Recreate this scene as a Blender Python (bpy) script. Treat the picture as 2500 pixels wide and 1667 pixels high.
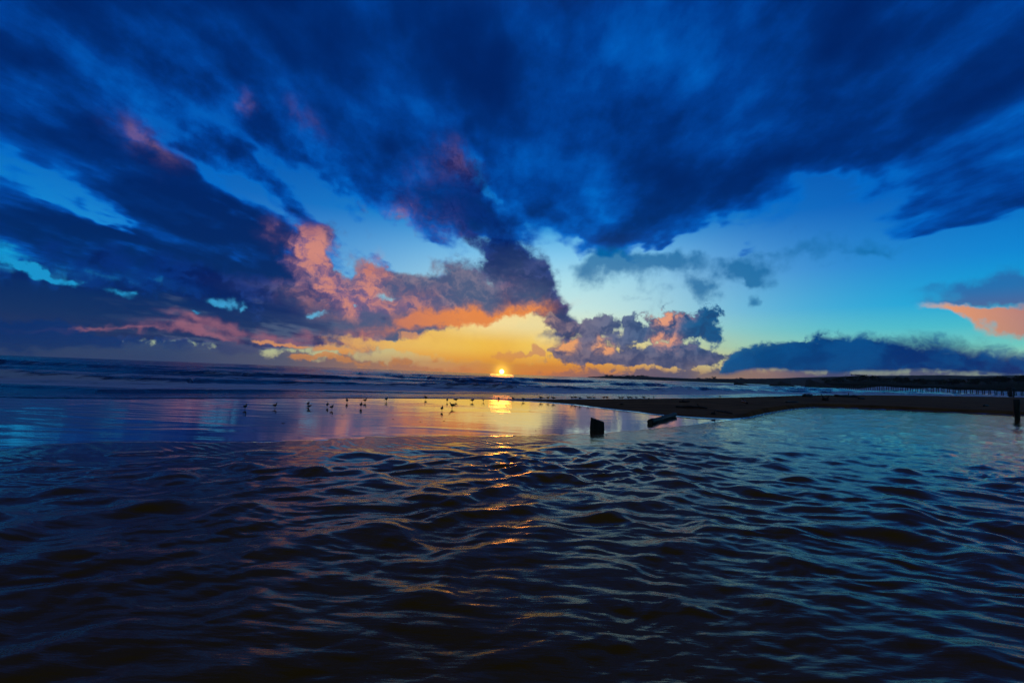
import bpy, bmesh, math, random
import numpy as np
from mathutils import Vector, Matrix

for _o in list(bpy.data.objects):
    bpy.data.objects.remove(_o)
S = bpy.context.scene
COL = S.collection
R = math.radians

# ------------------------------------------------------------------ camera
CAM_H = 1.8
FPX, CX, CY = 1111.0, 1250.0, 833.5        # a 16 mm wide angle on a 36 mm frame, 2500 units across
PITCH, ROLL = R(4.12), R(2.18)
cam_d = bpy.data.cameras.new('camera')
cam = bpy.data.objects.new('camera', cam_d)
COL.objects.link(cam)
cam_d.sensor_width = 36.0
cam_d.lens = 36.0 * FPX / 2500.0
cam_d.clip_start, cam_d.clip_end = 0.05, 40000.0
MROT = Matrix.Rotation(math.pi / 2 + PITCH, 3, 'X') @ Matrix.Rotation(ROLL, 3, 'Z')
cam.matrix_world = Matrix.Translation((0, 0, CAM_H)) @ MROT.to_4x4()
S.camera = cam


def ray(x, y):
    """direction of the photograph's point (x, y), 2500 x 1667 units"""
    return (MROT @ Vector(((x - CX) / FPX, -(y - CY) / FPX, -1.0))).normalized()


def at(x, y, z=0.0):
    """where that sight line meets the level z"""
    d = ray(x, y)
    k = (z - CAM_H) / d.z
    return Vector((d.x * k, d.y * k, z))


# ------------------------------------------------------------------ view
S.render.engine = 'CYCLES'
S.view_settings.view_transform = 'Standard'
S.view_settings.look = 'None'
S.view_settings.exposure = 0.0
S.view_settings.gamma = 1.0
S.view_settings.use_curve_mapping = False
S.cycles.max_bounces = 4
S.cycles.diffuse_bounces = 1
S.cycles.glossy_bounces = 3
S.cycles.use_adaptive_sampling = True
S.cycles.adaptive_threshold = 0.02
S.cycles.caustics_reflective = False
S.cycles.volume_bounces = 0
S.cycles.sample_clamp_indirect = 6.0

# ------------------------------------------------------------------ sky
SUN_DIR = ray(1225, 907)
SUN_EL = math.asin(SUN_DIR.z)
SUN_AZ = math.atan2(SUN_DIR.x, SUN_DIR.y)


def lin(c):
    out = []
    for v in c[:3]:
        v /= 255.0
        out.append(v / 12.92 if v <= 0.04045 else ((v + 0.055) / 1.055) ** 2.4)
    return out


class NT:
    """a small writer of node trees: sockets behave like numbers"""

    def __init__(self, tree):
        self.t = tree
        self.n = tree.nodes
        self.l = tree.links

    def put(self, sock, v):
        if isinstance(v, E):
            self.l.new(v.s, sock)
        elif hasattr(v, 'is_output'):
            self.l.new(v, sock)
        else:
            sock.default_value = v

    def math(self, op, *a, clamp=False):
        m = self.n.new('ShaderNodeMath')
        m.operation = op
        m.use_clamp = clamp
        for i, v in enumerate(a):
            self.put(m.inputs[i], v)
        return E(self, m.outputs[0])

    def vmath(self, op, *a, scale=None):
        m = self.n.new('ShaderNodeVectorMath')
        m.operation = op
        for i, v in enumerate(a):
            self.put(m.inputs[i], v)
        if scale is not None:
            self.put(m.inputs['Scale'], scale)
        return E(self, m.outputs['Value'] if op in ('DOT_PRODUCT', 'LENGTH', 'DISTANCE') else m.outputs[0])

    def noise(self, vec, scale, detail=4, rough=0.5, dist=0.0, color=False, lac=2.0, dim='3D'):
        m = self.n.new('ShaderNodeTexNoise')
        m.noise_dimensions = dim
        self.put(m.inputs['Vector'], vec)
        m.inputs['Scale'].default_value = scale
        m.inputs['Detail'].default_value = detail
        m.inputs['Roughness'].default_value = rough
        m.inputs['Lacunarity'].default_value = lac
        m.inputs['Distortion'].default_value = dist
        return E(self, m.outputs['Color' if color else 'Fac'])

    def combine(self, x, y, z):
        m = self.n.new('ShaderNodeCombineXYZ')
        for i, v in enumerate((x, y, z)):
            self.put(m.inputs[i], v)
        return E(self, m.outputs[0])

    def separate(self, v):
        m = self.n.new('ShaderNodeSeparateXYZ')
        self.put(m.inputs[0], v)
        return [E(self, o) for o in m.outputs]

    def step(self, lo, hi, v):
        m = self.n.new('ShaderNodeMapRange')
        m.interpolation_type = 'SMOOTHSTEP'
        self.put(m.inputs['Value'], v)
        m.inputs['From Min'].default_value = lo
        m.inputs['From Max'].default_value = hi
        return E(self, m.outputs['Result'])

    def mix(self, fac, a, b):
        m = self.n.new('ShaderNodeMix')
        m.data_type = 'RGBA'
        m.clamp_factor = True
        self.put(m.inputs[0], fac)
        for i, v in ((6, a), (7, b)):
            if isinstance(v, E):
                self.put(m.inputs[i], v)
            else:
                m.inputs[i].default_value = (*lin(v), 1.0)
        return E(self, m.outputs[2])

    def ramp(self, v, stops, smooth=True, srgb=True):
        m = self.n.new('ShaderNodeValToRGB')
        cr = m.color_ramp
        cr.interpolation = 'B_SPLINE' if smooth == 2 else ('EASE' if smooth else 'LINEAR')
        cr.interpolation = 'LINEAR' if smooth == 1 else cr.interpolation
        while len(cr.elements) < len(stops):
            cr.elements.new(0.5)
        for e, (p, c) in zip(cr.elements, stops):
            e.position = p
            e.color = (*(lin(c) if srgb else c), 1.0)
        self.put(m.inputs[0], v)
        return E(self, m.outputs[0])

    def curve(self, v, pts, lo, hi):
        """piecewise curve: v is 0..1, the points' heights run lo..hi"""
        m = self.n.new('ShaderNodeFloatCurve')
        c = m.mapping.curves[0]
        pts = sorted(pts)
        while len(c.points) < len(pts):
            c.points.new(0.5, 0.5)
        for q, (a, b) in zip(c.points, pts):
            q.location = (a, (b - lo) / (hi - lo))
        m.mapping.update()
        self.put(m.inputs['Value'], v)
        m.inputs['Factor'].default_value = 1.0
        return E(self, m.outputs[0]) * (hi - lo) + lo


class E:
    def __init__(self, nt, s):
        self.nt, self.s = nt, s

    def __add__(self, o): return self.nt.math('ADD', self, o)
    def __radd__(self, o): return self.nt.math('ADD', o, self)
    def __sub__(self, o): return self.nt.math('SUBTRACT', self, o)
    def __rsub__(self, o): return self.nt.math('SUBTRACT', o, self)
    def __mul__(self, o): return self.nt.math('MULTIPLY', self, o)
    def __rmul__(self, o): return self.nt.math('MULTIPLY', o, self)
    def __truediv__(self, o): return self.nt.math('DIVIDE', self, o)
    def clamp(self): return self.nt.math('ADD', self, 0.0, clamp=True)
    def max(self, o): return self.nt.math('MAXIMUM', self, o)
    def min(self, o): return self.nt.math('MINIMUM', self, o)


def ellipse_group():
    """node group: a soft ellipse on the celestial sphere, amp * 0.5 ** (q1^2 + q2^2)"""
    g = bpy.data.node_groups.new('cloud_ellipse', 'ShaderNodeTree')
    for nm, ty in (('Direction', 'NodeSocketVector'), ('U', 'NodeSocketVector'), ('V', 'NodeSocketVector'), ('Amount', 'NodeSocketFloat'), ('Sum', 'NodeSocketFloat')):
        g.interface.new_socket(name=nm, in_out='INPUT', socket_type=ty)
    g.interface.new_socket(name='Value', in_out='OUTPUT', socket_type='NodeSocketFloat')
    t = NT(g)
    i = g.nodes.new('NodeGroupInput')
    o = g.nodes.new('NodeGroupOutput')
    q1 = t.vmath('DOT_PRODUCT', E(t, i.outputs[0]), E(t, i.outputs[1]))
    q2 = t.vmath('DOT_PRODUCT', E(t, i.outputs[0]), E(t, i.outputs[2]))
    e = t.math('POWER', 0.5, t.math('MULTIPLY_ADD', q1, q1, q2 * q2))
    g.links.new(t.math('MULTIPLY_ADD', e, E(t, i.outputs[3]), E(t, i.outputs[4])).s, o.inputs[0])
    return g


def build_sky():
    w = bpy.data.worlds.new('World')
    S.world = w
    w.use_nodes = True
    t = NT(w.node_tree)
    t.n.clear()
    out = t.n.new('ShaderNodeOutputWorld')
    bg = t.n.new('ShaderNodeBackground')
    t.l.new(bg.outputs[0], out.inputs[0])
    tc = t.n.new('ShaderNodeTexCoord')
    D = E(t, tc.outputs['Generated'])
    dx, dy, dz = t.separate(D)
    el = t.math('ARCSINE', t.math('MAXIMUM', t.math('MINIMUM', dz, 1.0), -1.0)) * (180 / math.pi)
    az = t.math('ARCTAN2', dx, dy) * (180 / math.pi)          # 0 ahead, + to the right
    azn = (az + 60.0) / 120.0
    ell = ellipse_group()

    def total(v, rows):
        """sum of soft ellipses (x, y, rx, ry, turn, amount), placed where the photograph shows the clouds"""
        s = 0.0
        for x, y, rx, ry, rot, amp in rows:
            c = ray(x, y)
            a = R(rot)
            u = ray(x + rx * math.cos(a), y + rx * math.sin(a)) - c
            k = ray(x - ry * math.sin(a), y + ry * math.cos(a)) - c
            u -= c * u.dot(c)
            k -= c * k.dot(c)
            k -= u * (k.dot(u) / u.dot(u))
            m = t.n.new('ShaderNodeGroup')
            m.node_tree = ell
            t.put(m.inputs[0], v)
            m.inputs[1].default_value = tuple(u / u.dot(u))
            m.inputs[2].default_value = tuple(k / k.dot(k))
            m.inputs[3].default_value = amp
            t.put(m.inputs[4], s)
            s = E(t, m.outputs[0])
        return s

    def nz(vec, scale, detail, rough, gain=2.4):
        return (t.noise(vec, scale, detail, rough, dim='2D') - 0.5) * gain
    flat = t.combine(az * (math.pi / 180), el * (math.pi / 180), 0.0)

    # a level sheet overhead, so streets of cloud run to the horizon
    den = t.math('MAXIMUM', dz, 0.0) + 0.10
    px, py = dx / den, dy / den
    n_big = nz(t.combine(px, py * 0.55, 0.0), 1.0, 5, 0.55)
    n_mid = nz(t.combine(px * 1.1 + 3.7, py * 0.72, 0.0), 2.8, 6, 0.6)
    n_str = nz(t.combine(px * 2.2 + 7.7, py * 0.45, 0.0), 3.0, 3, 0.55)
    warp_soft = t.vmath('SUBTRACT', t.noise(t.combine(px + 9.1, py * 0.6, 0.0), 1.7, 4, 0.6, color=True, dim='2D'), (0.5, 0.5, 0.5))
    warp_c1 = t.vmath('SUBTRACT', t.noise(flat, 6.0, 4, 0.6, color=True, dim='2D'), (0.5, 0.5, 0.5))
    warp_c2 = t.vmath('SUBTRACT', t.noise(flat, 24.0, 4, 0.6, color=True, dim='2D'), (0.5, 0.5, 0.5))
    Ds = t.vmath('ADD', D, t.vmath('ADD', t.vmath('SCALE', warp_soft, scale=0.22), t.vmath('SCALE', warp_c1, scale=0.10)))
    Dm = t.vmath('ADD', D, t.vmath('ADD', t.vmath('SCALE', warp_c1, scale=0.09), t.vmath('SCALE', warp_c2, scale=0.026)))
    Dc = t.vmath('ADD', D, t.vmath('ADD', t.vmath('SCALE', warp_c1, scale=0.040), t.vmath('SCALE', warp_c2, scale=0.034)))

    # billows: heaps of round lumps, and the same a little nearer the sun, whose difference is the lit side
    def billow(v):
        m = t.n.new('ShaderNodeTexVoronoi')
        m.voronoi_dimensions = '2D'
        m.feature = 'SMOOTH_F1'
        m.inputs['Scale'].default_value = 15.0
        m.inputs['Detail'].default_value = 3.0
        m.inputs['Roughness'].default_value = 0.55
        m.inputs['Lacunarity'].default_value = 2.3
        m.inputs['Smoothness'].default_value = 0.35
        t.put(m.inputs['Vector'], v)
        return (0.46 - E(t, m.outputs['Distance'])) * 1.8
    Db = t.vmath('ADD', flat, t.vmath('SCALE', warp_c2, scale=0.05))
    Db = t.vmath('MULTIPLY', Db, (1.0, 1.3, 1.0))
    puff = billow(Db)
    tow = t.combine(az * -0.0006, 0.012 - el * 0.0003, 0.0)
    puff2 = billow(t.vmath('ADD', Db, tow))
    relief = (puff - puff2)
    n_cum = nz(flat, 8.0, 6, 0.62)
    n_fine = nz(flat, 28.0, 6, 0.65)

    # ---- clear air
    side = t.ramp(el / 45.0, [
        (0.00, (205, 205, 160)), (0.045, (195, 225, 180)), (0.09, (120, 215, 205)), (0.13, (70, 197, 216)),
        (0.18, (0, 172, 226)), (0.27, (0, 138, 218)), (0.40, (0, 100, 194)), (0.55, (0, 80, 174)),
        (0.88, (0, 58, 145)), (1.0, (0, 44, 118))])
    mid = t.ramp(el / 45.0, [
        (0.00, (255, 146, 42)), (0.03, (255, 166, 48)), (0.062, (255, 196, 80)), (0.10, (254, 226, 145)),
        (0.14, (230, 244, 212)), (0.19, (206, 241, 236)), (0.26, (180, 232, 244)), (0.33, (136, 208, 246)),
        (0.41, (44, 164, 232)), (0.50, (0, 122, 215)), (0.65, (0, 88, 186)), (1.0, (0, 46, 122))])
    dz_az = (az - 5.0) / (24.0 - t.step(5.0, 25.0, az) * 4.5)
    w_mid = t.math('POWER', math.e, dz_az * dz_az * -1.0)
    clear = t.mix(w_mid, side, mid)
    nis = t.n.new('ShaderNodeTexSky')
    nis.sky_type = 'NISHITA'
    nis.sun_disc = False
    nis.sun_elevation = max(SUN_EL, R(0.3))
    nis.sun_rotation = SUN_AZ
    clear = t.mix(0.06, clear, t.vmath('SCALE', E(t, nis.outputs[0]), scale=0.05))

    # ---- high deck: soft dark streets with blue gaps
    above = t.step(9.0, 22.0, el)
    gaps = total(Ds, [
        (110, 420, 170, 24, 40, 1.15), (15, 345, 50, 20, 30, 0.5), (235, 520, 50, 20, 50, 0.7),
        (450, 360, 50, 22, 55, 0.9), (470, 430, 60, 22, 60, 1.0), (560, 440, 70, 22, 48, 1.0), (560, 515, 60, 20, 50, 1.0), (610, 350, 60, 18, 40, 0.75), (640, 530, 100, 30, 40, 0.95), (700, 390, 80, 24, 42, 0.8), (780, 475, 90, 28, 40, 1.1),
        (560, 310, 90, 26, 42, 0.35), (860, 545, 80, 28, 30, 0.9),
        (950, 590, 120, 34, 25, 1.3), (720, 500, 60, 20, 40, 0.6), (1000, 640, 60, 16, 15, 0.6), (1195, 440, 120, 26, 56, 1.2), (1365, 552, 26, 18, 0, 1.0),
        (1140, 585, 70, 24, 0, 1.0), (1180, 640, 50, 22, 0, 0.6), (1330, 620, 60, 20, 20, 0.7),
        (1620, 585, 60, 24, 0, 1.1), (1740, 590, 90, 36, 0, 1.0), (1600, 690, 300, 70, 0, 1.6),
        (2000, 720, 340, 110, 0, 1.8), (2380, 640, 260, 95, -10, 1.7), (2050, 560, 180, 55, 0, 1.1),
        (2300, 415, 280, 34, -22, 0.22), (2010, 500, 140, 26, -8, 0.9),
        (2180, 300, 150, 26, -25, 0.2), (2420, 560, 150, 40, -10, 0.5), (1400, 700, 130, 70, 10, 1.2), (1480, 760, 160, 60, 0, 1.2),
        (1010, 100, 30, 60, 60, 0.25), (640, 165, 60, 20, 30, 0.25), (220, 150, 120, 26, 38, 0.3)])
    dark = total(Ds, [
        (1480, 400, 420, 110, 30, 0.55), (1250, 200, 220, 80, 55, 0.2), (480, 550, 430, 70, 28, 0.85),
        (250, 340, 300, 60, 35, 0.45), (180, 580, 420, 56, 15, 1.3), (520, 680, 400, 46, 12, 1.0),
        (1050, 480, 160, 80, 40, 0.5), (1330, 530, 200, 38, 10, 0.6), (1560, 560, 170, 34, 0, 0.7),
        (2060, 90, 50, 110, -10, 0.25), (2270, 500, 210, 44, -4, 0.9), (2200, 540, 90, 22, 0, 0.5), (2400, 420, 200, 60, -15, 0.35), (2150, 430, 160, 50, -15, 0.4), (2000, 400, 200, 70, -20, 0.35), (560, 640, 330, 46, 15, 1.1), (640, 440, 60, 24, 40, 0.6),
        (850, 560, 100, 28, 15, 0.7), (1570, 615, 120, 24, 8, 0.9), (1830, 560, 80, 34, 20, 0.6), (1760, 480, 120, 40, 10, 0.3)])
    body = n_big * 0.40 + n_mid * 0.55 + n_str * 0.08 + n_cum * 0.34
    cover = above * 0.86 + body + dark - gaps
    patch = total(D, [(640, 430, 330, 150, 30, 1.0)])
    cover = cover + patch * (n_cum * 1.05 + n_fine * 0.38 + 0.16)
    a_deck = t.step(-0.22, 0.70, cover) * t.step(4.0, 9.0, el)
    thick = t.step(0.0, 2.0, cover * 0.85 + n_mid * 0.52 + n_big * 0.28 + n_str * 0.10 + t.step(22.0, 36.0, el) * 0.25 + t.step(14.0, 45.0, t.math('ABSOLUTE', az)) * t.step(19.0, 30.0, el) * 0.42)
    over = t.math('MAXIMUM', t.step(39.0, 60.0, el), t.step(62.0, 120.0, t.math('ABSOLUTE', az)) * 0.85) * 0.95          # unseen deck overhead and behind, greyed to take the blue off water and sand
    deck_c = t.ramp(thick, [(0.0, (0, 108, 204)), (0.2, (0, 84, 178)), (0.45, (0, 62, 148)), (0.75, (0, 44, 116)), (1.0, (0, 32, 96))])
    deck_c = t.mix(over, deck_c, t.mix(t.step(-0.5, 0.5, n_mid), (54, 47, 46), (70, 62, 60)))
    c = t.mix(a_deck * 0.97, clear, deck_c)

    # ---- middle clouds: slate and mauve towards the sun, lit rose on their sun side
    mid_d = total(Dm, [
        (735, 590, 36, 48, 75, 1.1), (780, 650, 84, 50, 45, 1.1), (850, 720, 110, 34, 35, 0.9), (915, 655, 36, 38, 0, 1.0),
        (960, 745, 170, 42, 8, 1.1), (1060, 545, 140, 48, 35, 0.85), (1090, 680, 170, 44, 20, 0.8), (855, 565, 70, 26, 15, 0.8), (1130, 460, 90, 60, 50, 0.6), (990, 700, 120, 40, 10, 0.7),
        (1200, 710, 110, 66, 40, 0.85), (1320, 725, 115, 42, 50, 1.4), (1250, 630, 90, 50, 50, 0.8),
        (1110, 752, 180, 24, 2, 0.62), (985, 790, 170, 22, 4, 0.85), (860, 810, 160, 24, 6, 0.85), (700, 800, 170, 32, 4, 1.0),
        (1020, 820, 70, 18, 10, 0.8), (1120, 400, 80, 46, 60, 0.55), (1270, 780, 80, 24, 20, 0.45),
        (430, 815, 330, 30, 3, 1.3), (420, 745, 420, 40, 5, 1.5), (100, 730, 300, 52, 4, 1.6), (1365, 775, 60, 22, 40, 0.8), (60, 800, 260, 44, 2, 1.2), (350, 795, 240, 26, 2, 1.0), (550, 690, 330, 34, 12, 1.2)])
    gap2 = total(Dm, [(1150, 620, 50, 14, 30, 0.6), (1060, 610, 60, 14, 15, 0.7), (1180, 560, 40, 14, 20, 0.6), (1240, 690, 30, 12, 40, 0.5), (935, 722, 20, 8, 0, 0.7), (1070, 730, 16, 18, 50, 0.7), (850, 655, 22, 14, 40, 0.8), (990, 600, 120, 26, 20, 0.6),
                      (812, 625, 26, 12, 50, 0.8), (1000, 645, 54, 18, 20, 1.0), (930, 610, 70, 20, 25, 0.7), (1120, 600, 60, 18, 20, 0.5), (1190, 690, 44, 16, 20, 0.5), (1210, 760, 14, 8, 0, 0.5)])
    mid_f = mid_d - gap2 + puff * 0.28 + n_cum * 0.55 + n_fine * 0.13
    a_mid = t.step(0.08, 0.98, mid_f)
    near_sun = t.step(0.04, 0.80, total(Ds, [(1080, 760, 250, 110, 8, 0.9), (960, 660, 140, 90, 30, 0.45), (700, 810, 260, 26, 3, 0.5)]))
    slate = t.mix(near_sun, (4, 48, 124), (122, 114, 138))
    deep = t.mix(near_sun, (2, 27, 92), (66, 84, 124))
    slate = t.mix(t.step(0.35, 1.65, mid_f - relief * 1.0 + n_cum * 0.7) * 0.9, slate, deep)
    c = t.mix(a_mid * 0.97, c, slate)

    # ---- rose and orange light on the clouds
    rose = total(Dm, [
        (345, 335, 65, 40, 40, 0.75), (335, 325, 26, 20, 0, 0.3), (400, 375, 44, 20, 25, 0.4), (585, 245, 32, 20, 30, 0.55), (760, 295, 50, 26, 45, 0.4),
        (1110, 390, 70, 40, 55, 0.40), (1020, 420, 44, 34, 30, 0.32), (985, 545, 44, 28, 40, 0.65), (1080, 560, 100, 40, 30, 0.30),
        (735, 590, 36, 50, 75, 1.2), (785, 660, 84, 56, 42, 1.1), (860, 725, 100, 34, 30, 0.8), (915, 655, 40, 40, 0, 1.3), (960, 730, 100, 30, 0, 0.6), 
        (1040, 765, 130, 26, 0, 0.5), (1250, 700, 40, 30, 0, 0.3)])
    rose_w = t.step(0.0, 1.6, rose * (1.0 + relief * 0.40 + n_cum * 0.60 + n_fine * 0.12))
    cov = (a_mid * 0.95 + a_deck * t.step(12.0, 16.0, el) * 0.62).min(1.0) * (1.0 - t.step(13.0, 20.0, el) * 0.42)
    c = t.mix(rose_w * cov * 0.95, c, t.mix(t.step(-0.8, 0.8, relief + n_cum * 0.6) * (1.0 - t.step(13.0, 20.0, el) * 0.5), (132, 100, 142), (214, 140, 126)))
    hot = total(Dm, [
        (915, 650, 30, 30, 0, 0.9), (735, 562, 16, 34, 80, 0.6), (1170, 772, 135, 21, -8, 1.7), (1080, 802, 100, 9, -4, 0.65), (880, 822, 60, 16, 10, 0.65), (690, 815, 70, 18, 8, 1.0),
        (850, 845, 40, 10, 10, 0.7), (450, 800, 90, 15, 5, 0.75), (345, 815, 10, 14, 0, 0.7), (210, 802, 170, 6, 2, 0.7), (500, 818, 70, 7, 5, 0.65), (560, 790, 50, 14, 5, 0.7), (1010, 800, 60, 9, -10, 0.6),
        (460, 765, 40, 10, 15, 0.6), (1245, 770, 40, 10, -5, 0.6)])
    hot_w = t.step(0.04, 1.25, hot * (1.0 + n_fine * 0.45 + n_cum * 0.6 + relief * 0.4))
    c = t.mix(hot_w * 0.85, c, t.mix(t.step(-26.0, -4.0, az), (158, 102, 122), (250, 146, 58)))

    # ---- low haze and far cumulus along the horizon
    top1 = t.curve(azn, [(0.0, 3.6), (0.08, 3.6), (0.17, 3.0), (0.27, 2.3), (0.38, 1.6), (0.47, 0.7), (0.53, 0.8), (0.60, 1.7), (0.72, 2.0), (1.0, 2.4)], 0.0, 6.0)
    lum = puff * 0.9 + n_fine * 0.8
    a_low = t.step(-0.35, 0.45, top1 - el + lum)
    low_c = t.ramp(azn, [(0.0, (0, 38, 100)), (0.10, (0, 46, 110)), (0.19, (22, 56, 116)), (0.28, (92, 92, 120)), (0.36, (186, 134, 104)), (0.44, (232, 146, 74)),
                         (0.49, (255, 150, 48)), (0.54, (214, 132, 84)), (0.60, (140, 112, 120)), (0.70, (70, 86, 126)), (0.85, (10, 54, 118)), (1.0, (6, 40, 104))])
    c = t.mix(a_low * 0.94, c, low_c)

    # ---- bright air through the holes under the left deck
    holes = total(Dc, [(40, 645, 80, 9, 14, 1.1), (125, 668, 55, 9, 14, 1.1), (213, 686, 14, 7, 0, 0.9), (295, 708, 34, 7, 10, 0.7), (333, 702, 12, 6, 0, 0.7), (548, 733, 24, 11, 5, 1.1),
                       (597, 744, 8, 9, 0, 0.9), (768, 760, 18, 6, 0, 1.0), (863, 738, 6, 4, 0, 0.8), (476, 756, 12, 4, 0, 0.7), (950, 722, 22, 8, 10, 1.0)])
    holes_w = t.step(0.15, 1.05, holes * (1.0 + n_fine * 0.8 + n_cum * 0.4) + n_fine * 0.10)
    c = t.mix(holes_w, c, t.mix(w_mid, (14, 148, 208), (186, 232, 226)))
    # yellow strip of clear air over the horizon
    strip = total(Dc, [(1010, 848, 180, 12, 6, 1.1), (780, 847, 110, 8, 5, 0.8), (660, 834, 60, 6, 5, 0.7), (560, 812, 40, 4, 5, 0.45), (1195, 848, 125, 38, 0, 1.2), (1195, 808, 90, 18, -8, 1.0), (1285, 792, 60, 30, 0, 1.0), (1080, 838, 80, 12, -3, 0.6)])
    strip_w = t.step(0.26, 0.80, strip + n_fine * 0.34 + n_cum * 0.34 + puff * 0.22)
    c = t.mix(strip_w * 0.92, c, t.mix(t.step(3.6, 6.4, el) * t.step(-13.0, -2.0, az), t.ramp((az + 26) / 30.0, [(0.0, (214, 150, 112)), (0.4, (250, 196, 96)), (0.75, (255, 202, 74)), (1.0, (255, 212, 96))]), (252, 232, 164)))
    c = t.mix(strip_w * t.step(3.2, 0.6, el) * 0.9, c, (255, 158, 44))
    tops = total(Dc, [(1010, 826, 40, 12, 10, 0.9), (1150, 808, 40, 6, -6, 0.6), (930, 838, 60, 8, 4, 0.5), (790, 868, 30, 10, 0, 0.8), (750, 872, 26, 12, 0, 0.8), (845, 880, 60, 12, 2, 0.8), (955, 880, 40, 12, 0, 0.8), (1045, 884, 36, 12, 0, 0.8), (700, 872, 40, 8, 0, 0.6),
                      (1240, 864, 30, 11, 0, 0.95), (1315, 850, 18, 20, 0, 1.0), (1280, 867, 50, 8, 0, 0.8), (1225, 835, 30, 8, 20, 0.4), (1140, 888, 36, 8, 0, 0.5)])
    tops_w = t.step(0.38, 0.78, tops + n_fine * 0.36 + puff * 0.3)
    c = t.mix(tops_w * 0.85, c, t.mix(t.step(3.2, 1.0, el), (214, 150, 108), (232, 152, 74)))

    # ---- cumulus right of the sun
    cum = total(Dc, [
        (1440, 800, 46, 40, 0, 1.15), (1425, 850, 60, 24, 0, 1.1), (1475, 785, 26, 22, 0, 0.5), (1555, 812, 58, 28, 0, 1.15), (1535, 782, 22, 18, 0, 0.6),
        (1690, 795, 62, 34, 10, 1.25), (1640, 805, 50, 36, 0, 0.95), (1742, 765, 20, 13, -30, 0.8), (1742, 815, 14, 26, -30, 0.7), (1600, 872, 220, 20, 2, 1.2), (1700, 868, 70, 20, 0, 1.0), (1480, 884, 150, 12, 0, 0.8),
        (1360, 800, 50, 17, 0, 0.8), (1335, 775, 40, 20, 30, 0.85)])
    cum_f = cum + n_fine * 0.28 + puff * 0.46 + n_cum * 0.12 + 0.0
    a_cum = t.step(0.38, 0.80, cum_f)
    cum_s = t.ramp((az - 4) / 26.0, [(0.0, (168, 132, 128)), (0.2, (120, 116, 142)), (0.45, (78, 104, 146)), (0.7, (14, 90, 144)), (1.0, (0, 72, 132))])
    cum_s = t.mix(t.step(5.0, 2.2, el) * 0.55, cum_s, (136, 116, 130))
    cum_s = t.mix(t.step(0.7, -0.8, relief - n_cum * 0.3) * 0.7, cum_s, (22, 56, 108))
    c = t.mix(a_cum * 0.98, c, cum_s)
    glow = total(Dc, [(1390, 838, 22, 16, 0, 1.0), (1470, 840, 20, 18, -40, 0.9), (1622, 775, 30, 16, 0, 1.1), (1630, 830, 45, 20, 0, 0.75), (1480, 855, 10, 10, 0, 0.6), (1600, 815, 18, 12, 0, 0.5), (1660, 770, 36, 8, 0, 0.5)])
    glow_w = t.step(0.04, 1.25, glow * (1.0 + n_fine * 0.8 + relief * 0.9))
    c = t.mix(glow_w * a_cum * 0.92, c, t.ramp((az - 4) / 20.0, [(0.0, (250, 172, 98)), (1.0, (236, 160, 134))]))

    # ---- thin teal wisps in the clear air, right
    wisp = total(Dm, [(1850, 728, 22, 16, 0, 0.9), (1745, 725, 30, 40, 20, 0.8), (1720, 690, 50, 14, 20, 0.5), (1840, 660, 44, 18, 10, 0.8), (1480, 640, 70, 20, 0, 0.8), (1590, 616, 120, 22, 5, 0.9),
                      (2130, 620, 60, 12, 0, 0.45), (2040, 650, 50, 8, -10, 0.45), (1430, 690, 50, 30, 40, 0.4), (1500, 665, 150, 26, 0, 0.40), (1950, 625, 150, 26, -6, 0.42), (1700, 632, 130, 22, 4, 0.42), (2150, 590, 150, 24, -6, 0.40), (1620, 700, 60, 10, 0, 0.3), (1560, 730, 60, 8, -10, 0.3), (1900, 600, 60, 14, 0, 0.5)])
    wisp_w = t.step(0.30, 1.05, wisp + n_cum * 0.45 + n_fine * 0.28)
    c = t.mix(wisp_w * 0.8, c, (0, 100, 158))

    # ---- the long bank, right
    def azn_of(x, y):
        d = ray(x, y)
        return (math.degrees(math.atan2(d.x, d.y)) + 60) / 120.0, math.degrees(math.asin(d.z))
    pts = [azn_of(*p) for p in [(1745, 925), (1765, 880), (1790, 848), (1840, 830), (1900, 818), (1960, 808), (2020, 799), (2100, 806), (2200, 808), (2300, 815), (2400, 828), (2500, 838)]]
    top2 = t.curve(azn, [(0.0, -3.0), (pts[0][0] - 0.03, -3.0)] + pts + [(1.0, pts[-1][1])], -4.0, 10.0)
    pts = [azn_of(*p) for p in [(1750, 912), (1850, 900), (2000, 908), (2120, 908), (2250, 903), (2350, 908), (2500, 916)]]
    bot2 = t.curve(azn, [(0.0, 2.0), (pts[0][0] - 0.03, 2.0)] + pts + [(1.0, 1.6)], -4.0, 10.0)
    rag = n_fine * 0.30 + puff * 0.70
    a_bank = t.step(-0.2, 0.45, (top2 - el + rag) / (1.0 + t.step(31.0, 46.0, az) * 2.5)) * t.step(-0.25, 0.25, el - bot2 + n_fine * 0.25)
    bank_c = t.ramp((az - 23) / 28.0, [(0.0, (34, 84, 134)), (0.2, (0, 72, 132)), (0.5, (0, 54, 120)), (0.8, (4, 42, 110)), (1.0, (34, 46, 108))])
    bank_c = t.mix(t.step(-0.5, 0.7, n_cum + relief * 0.6) * 0.55, bank_c, (8, 92, 156))
    bank_c = t.mix(t.step(1.4, -0.2, top2 - el + rag) * t.step(36.0, 22.0, az) * 0.45, bank_c, (58, 128, 168))
    under = t.step(1.8, 0.2, el - bot2 + 1.0) * t.step(20.0, 25.0, az)
    c = t.mix(under * 0.9, c, t.ramp((az - 20) / 30.0, [(0.0, (200, 158, 108)), (0.32, (176, 136, 118)), (0.5, (84, 84, 126)), (0.72, (104, 104, 128)), (1.0, (34, 46, 106))]))
    c = t.mix(a_bank, c, bank_c)

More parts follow.
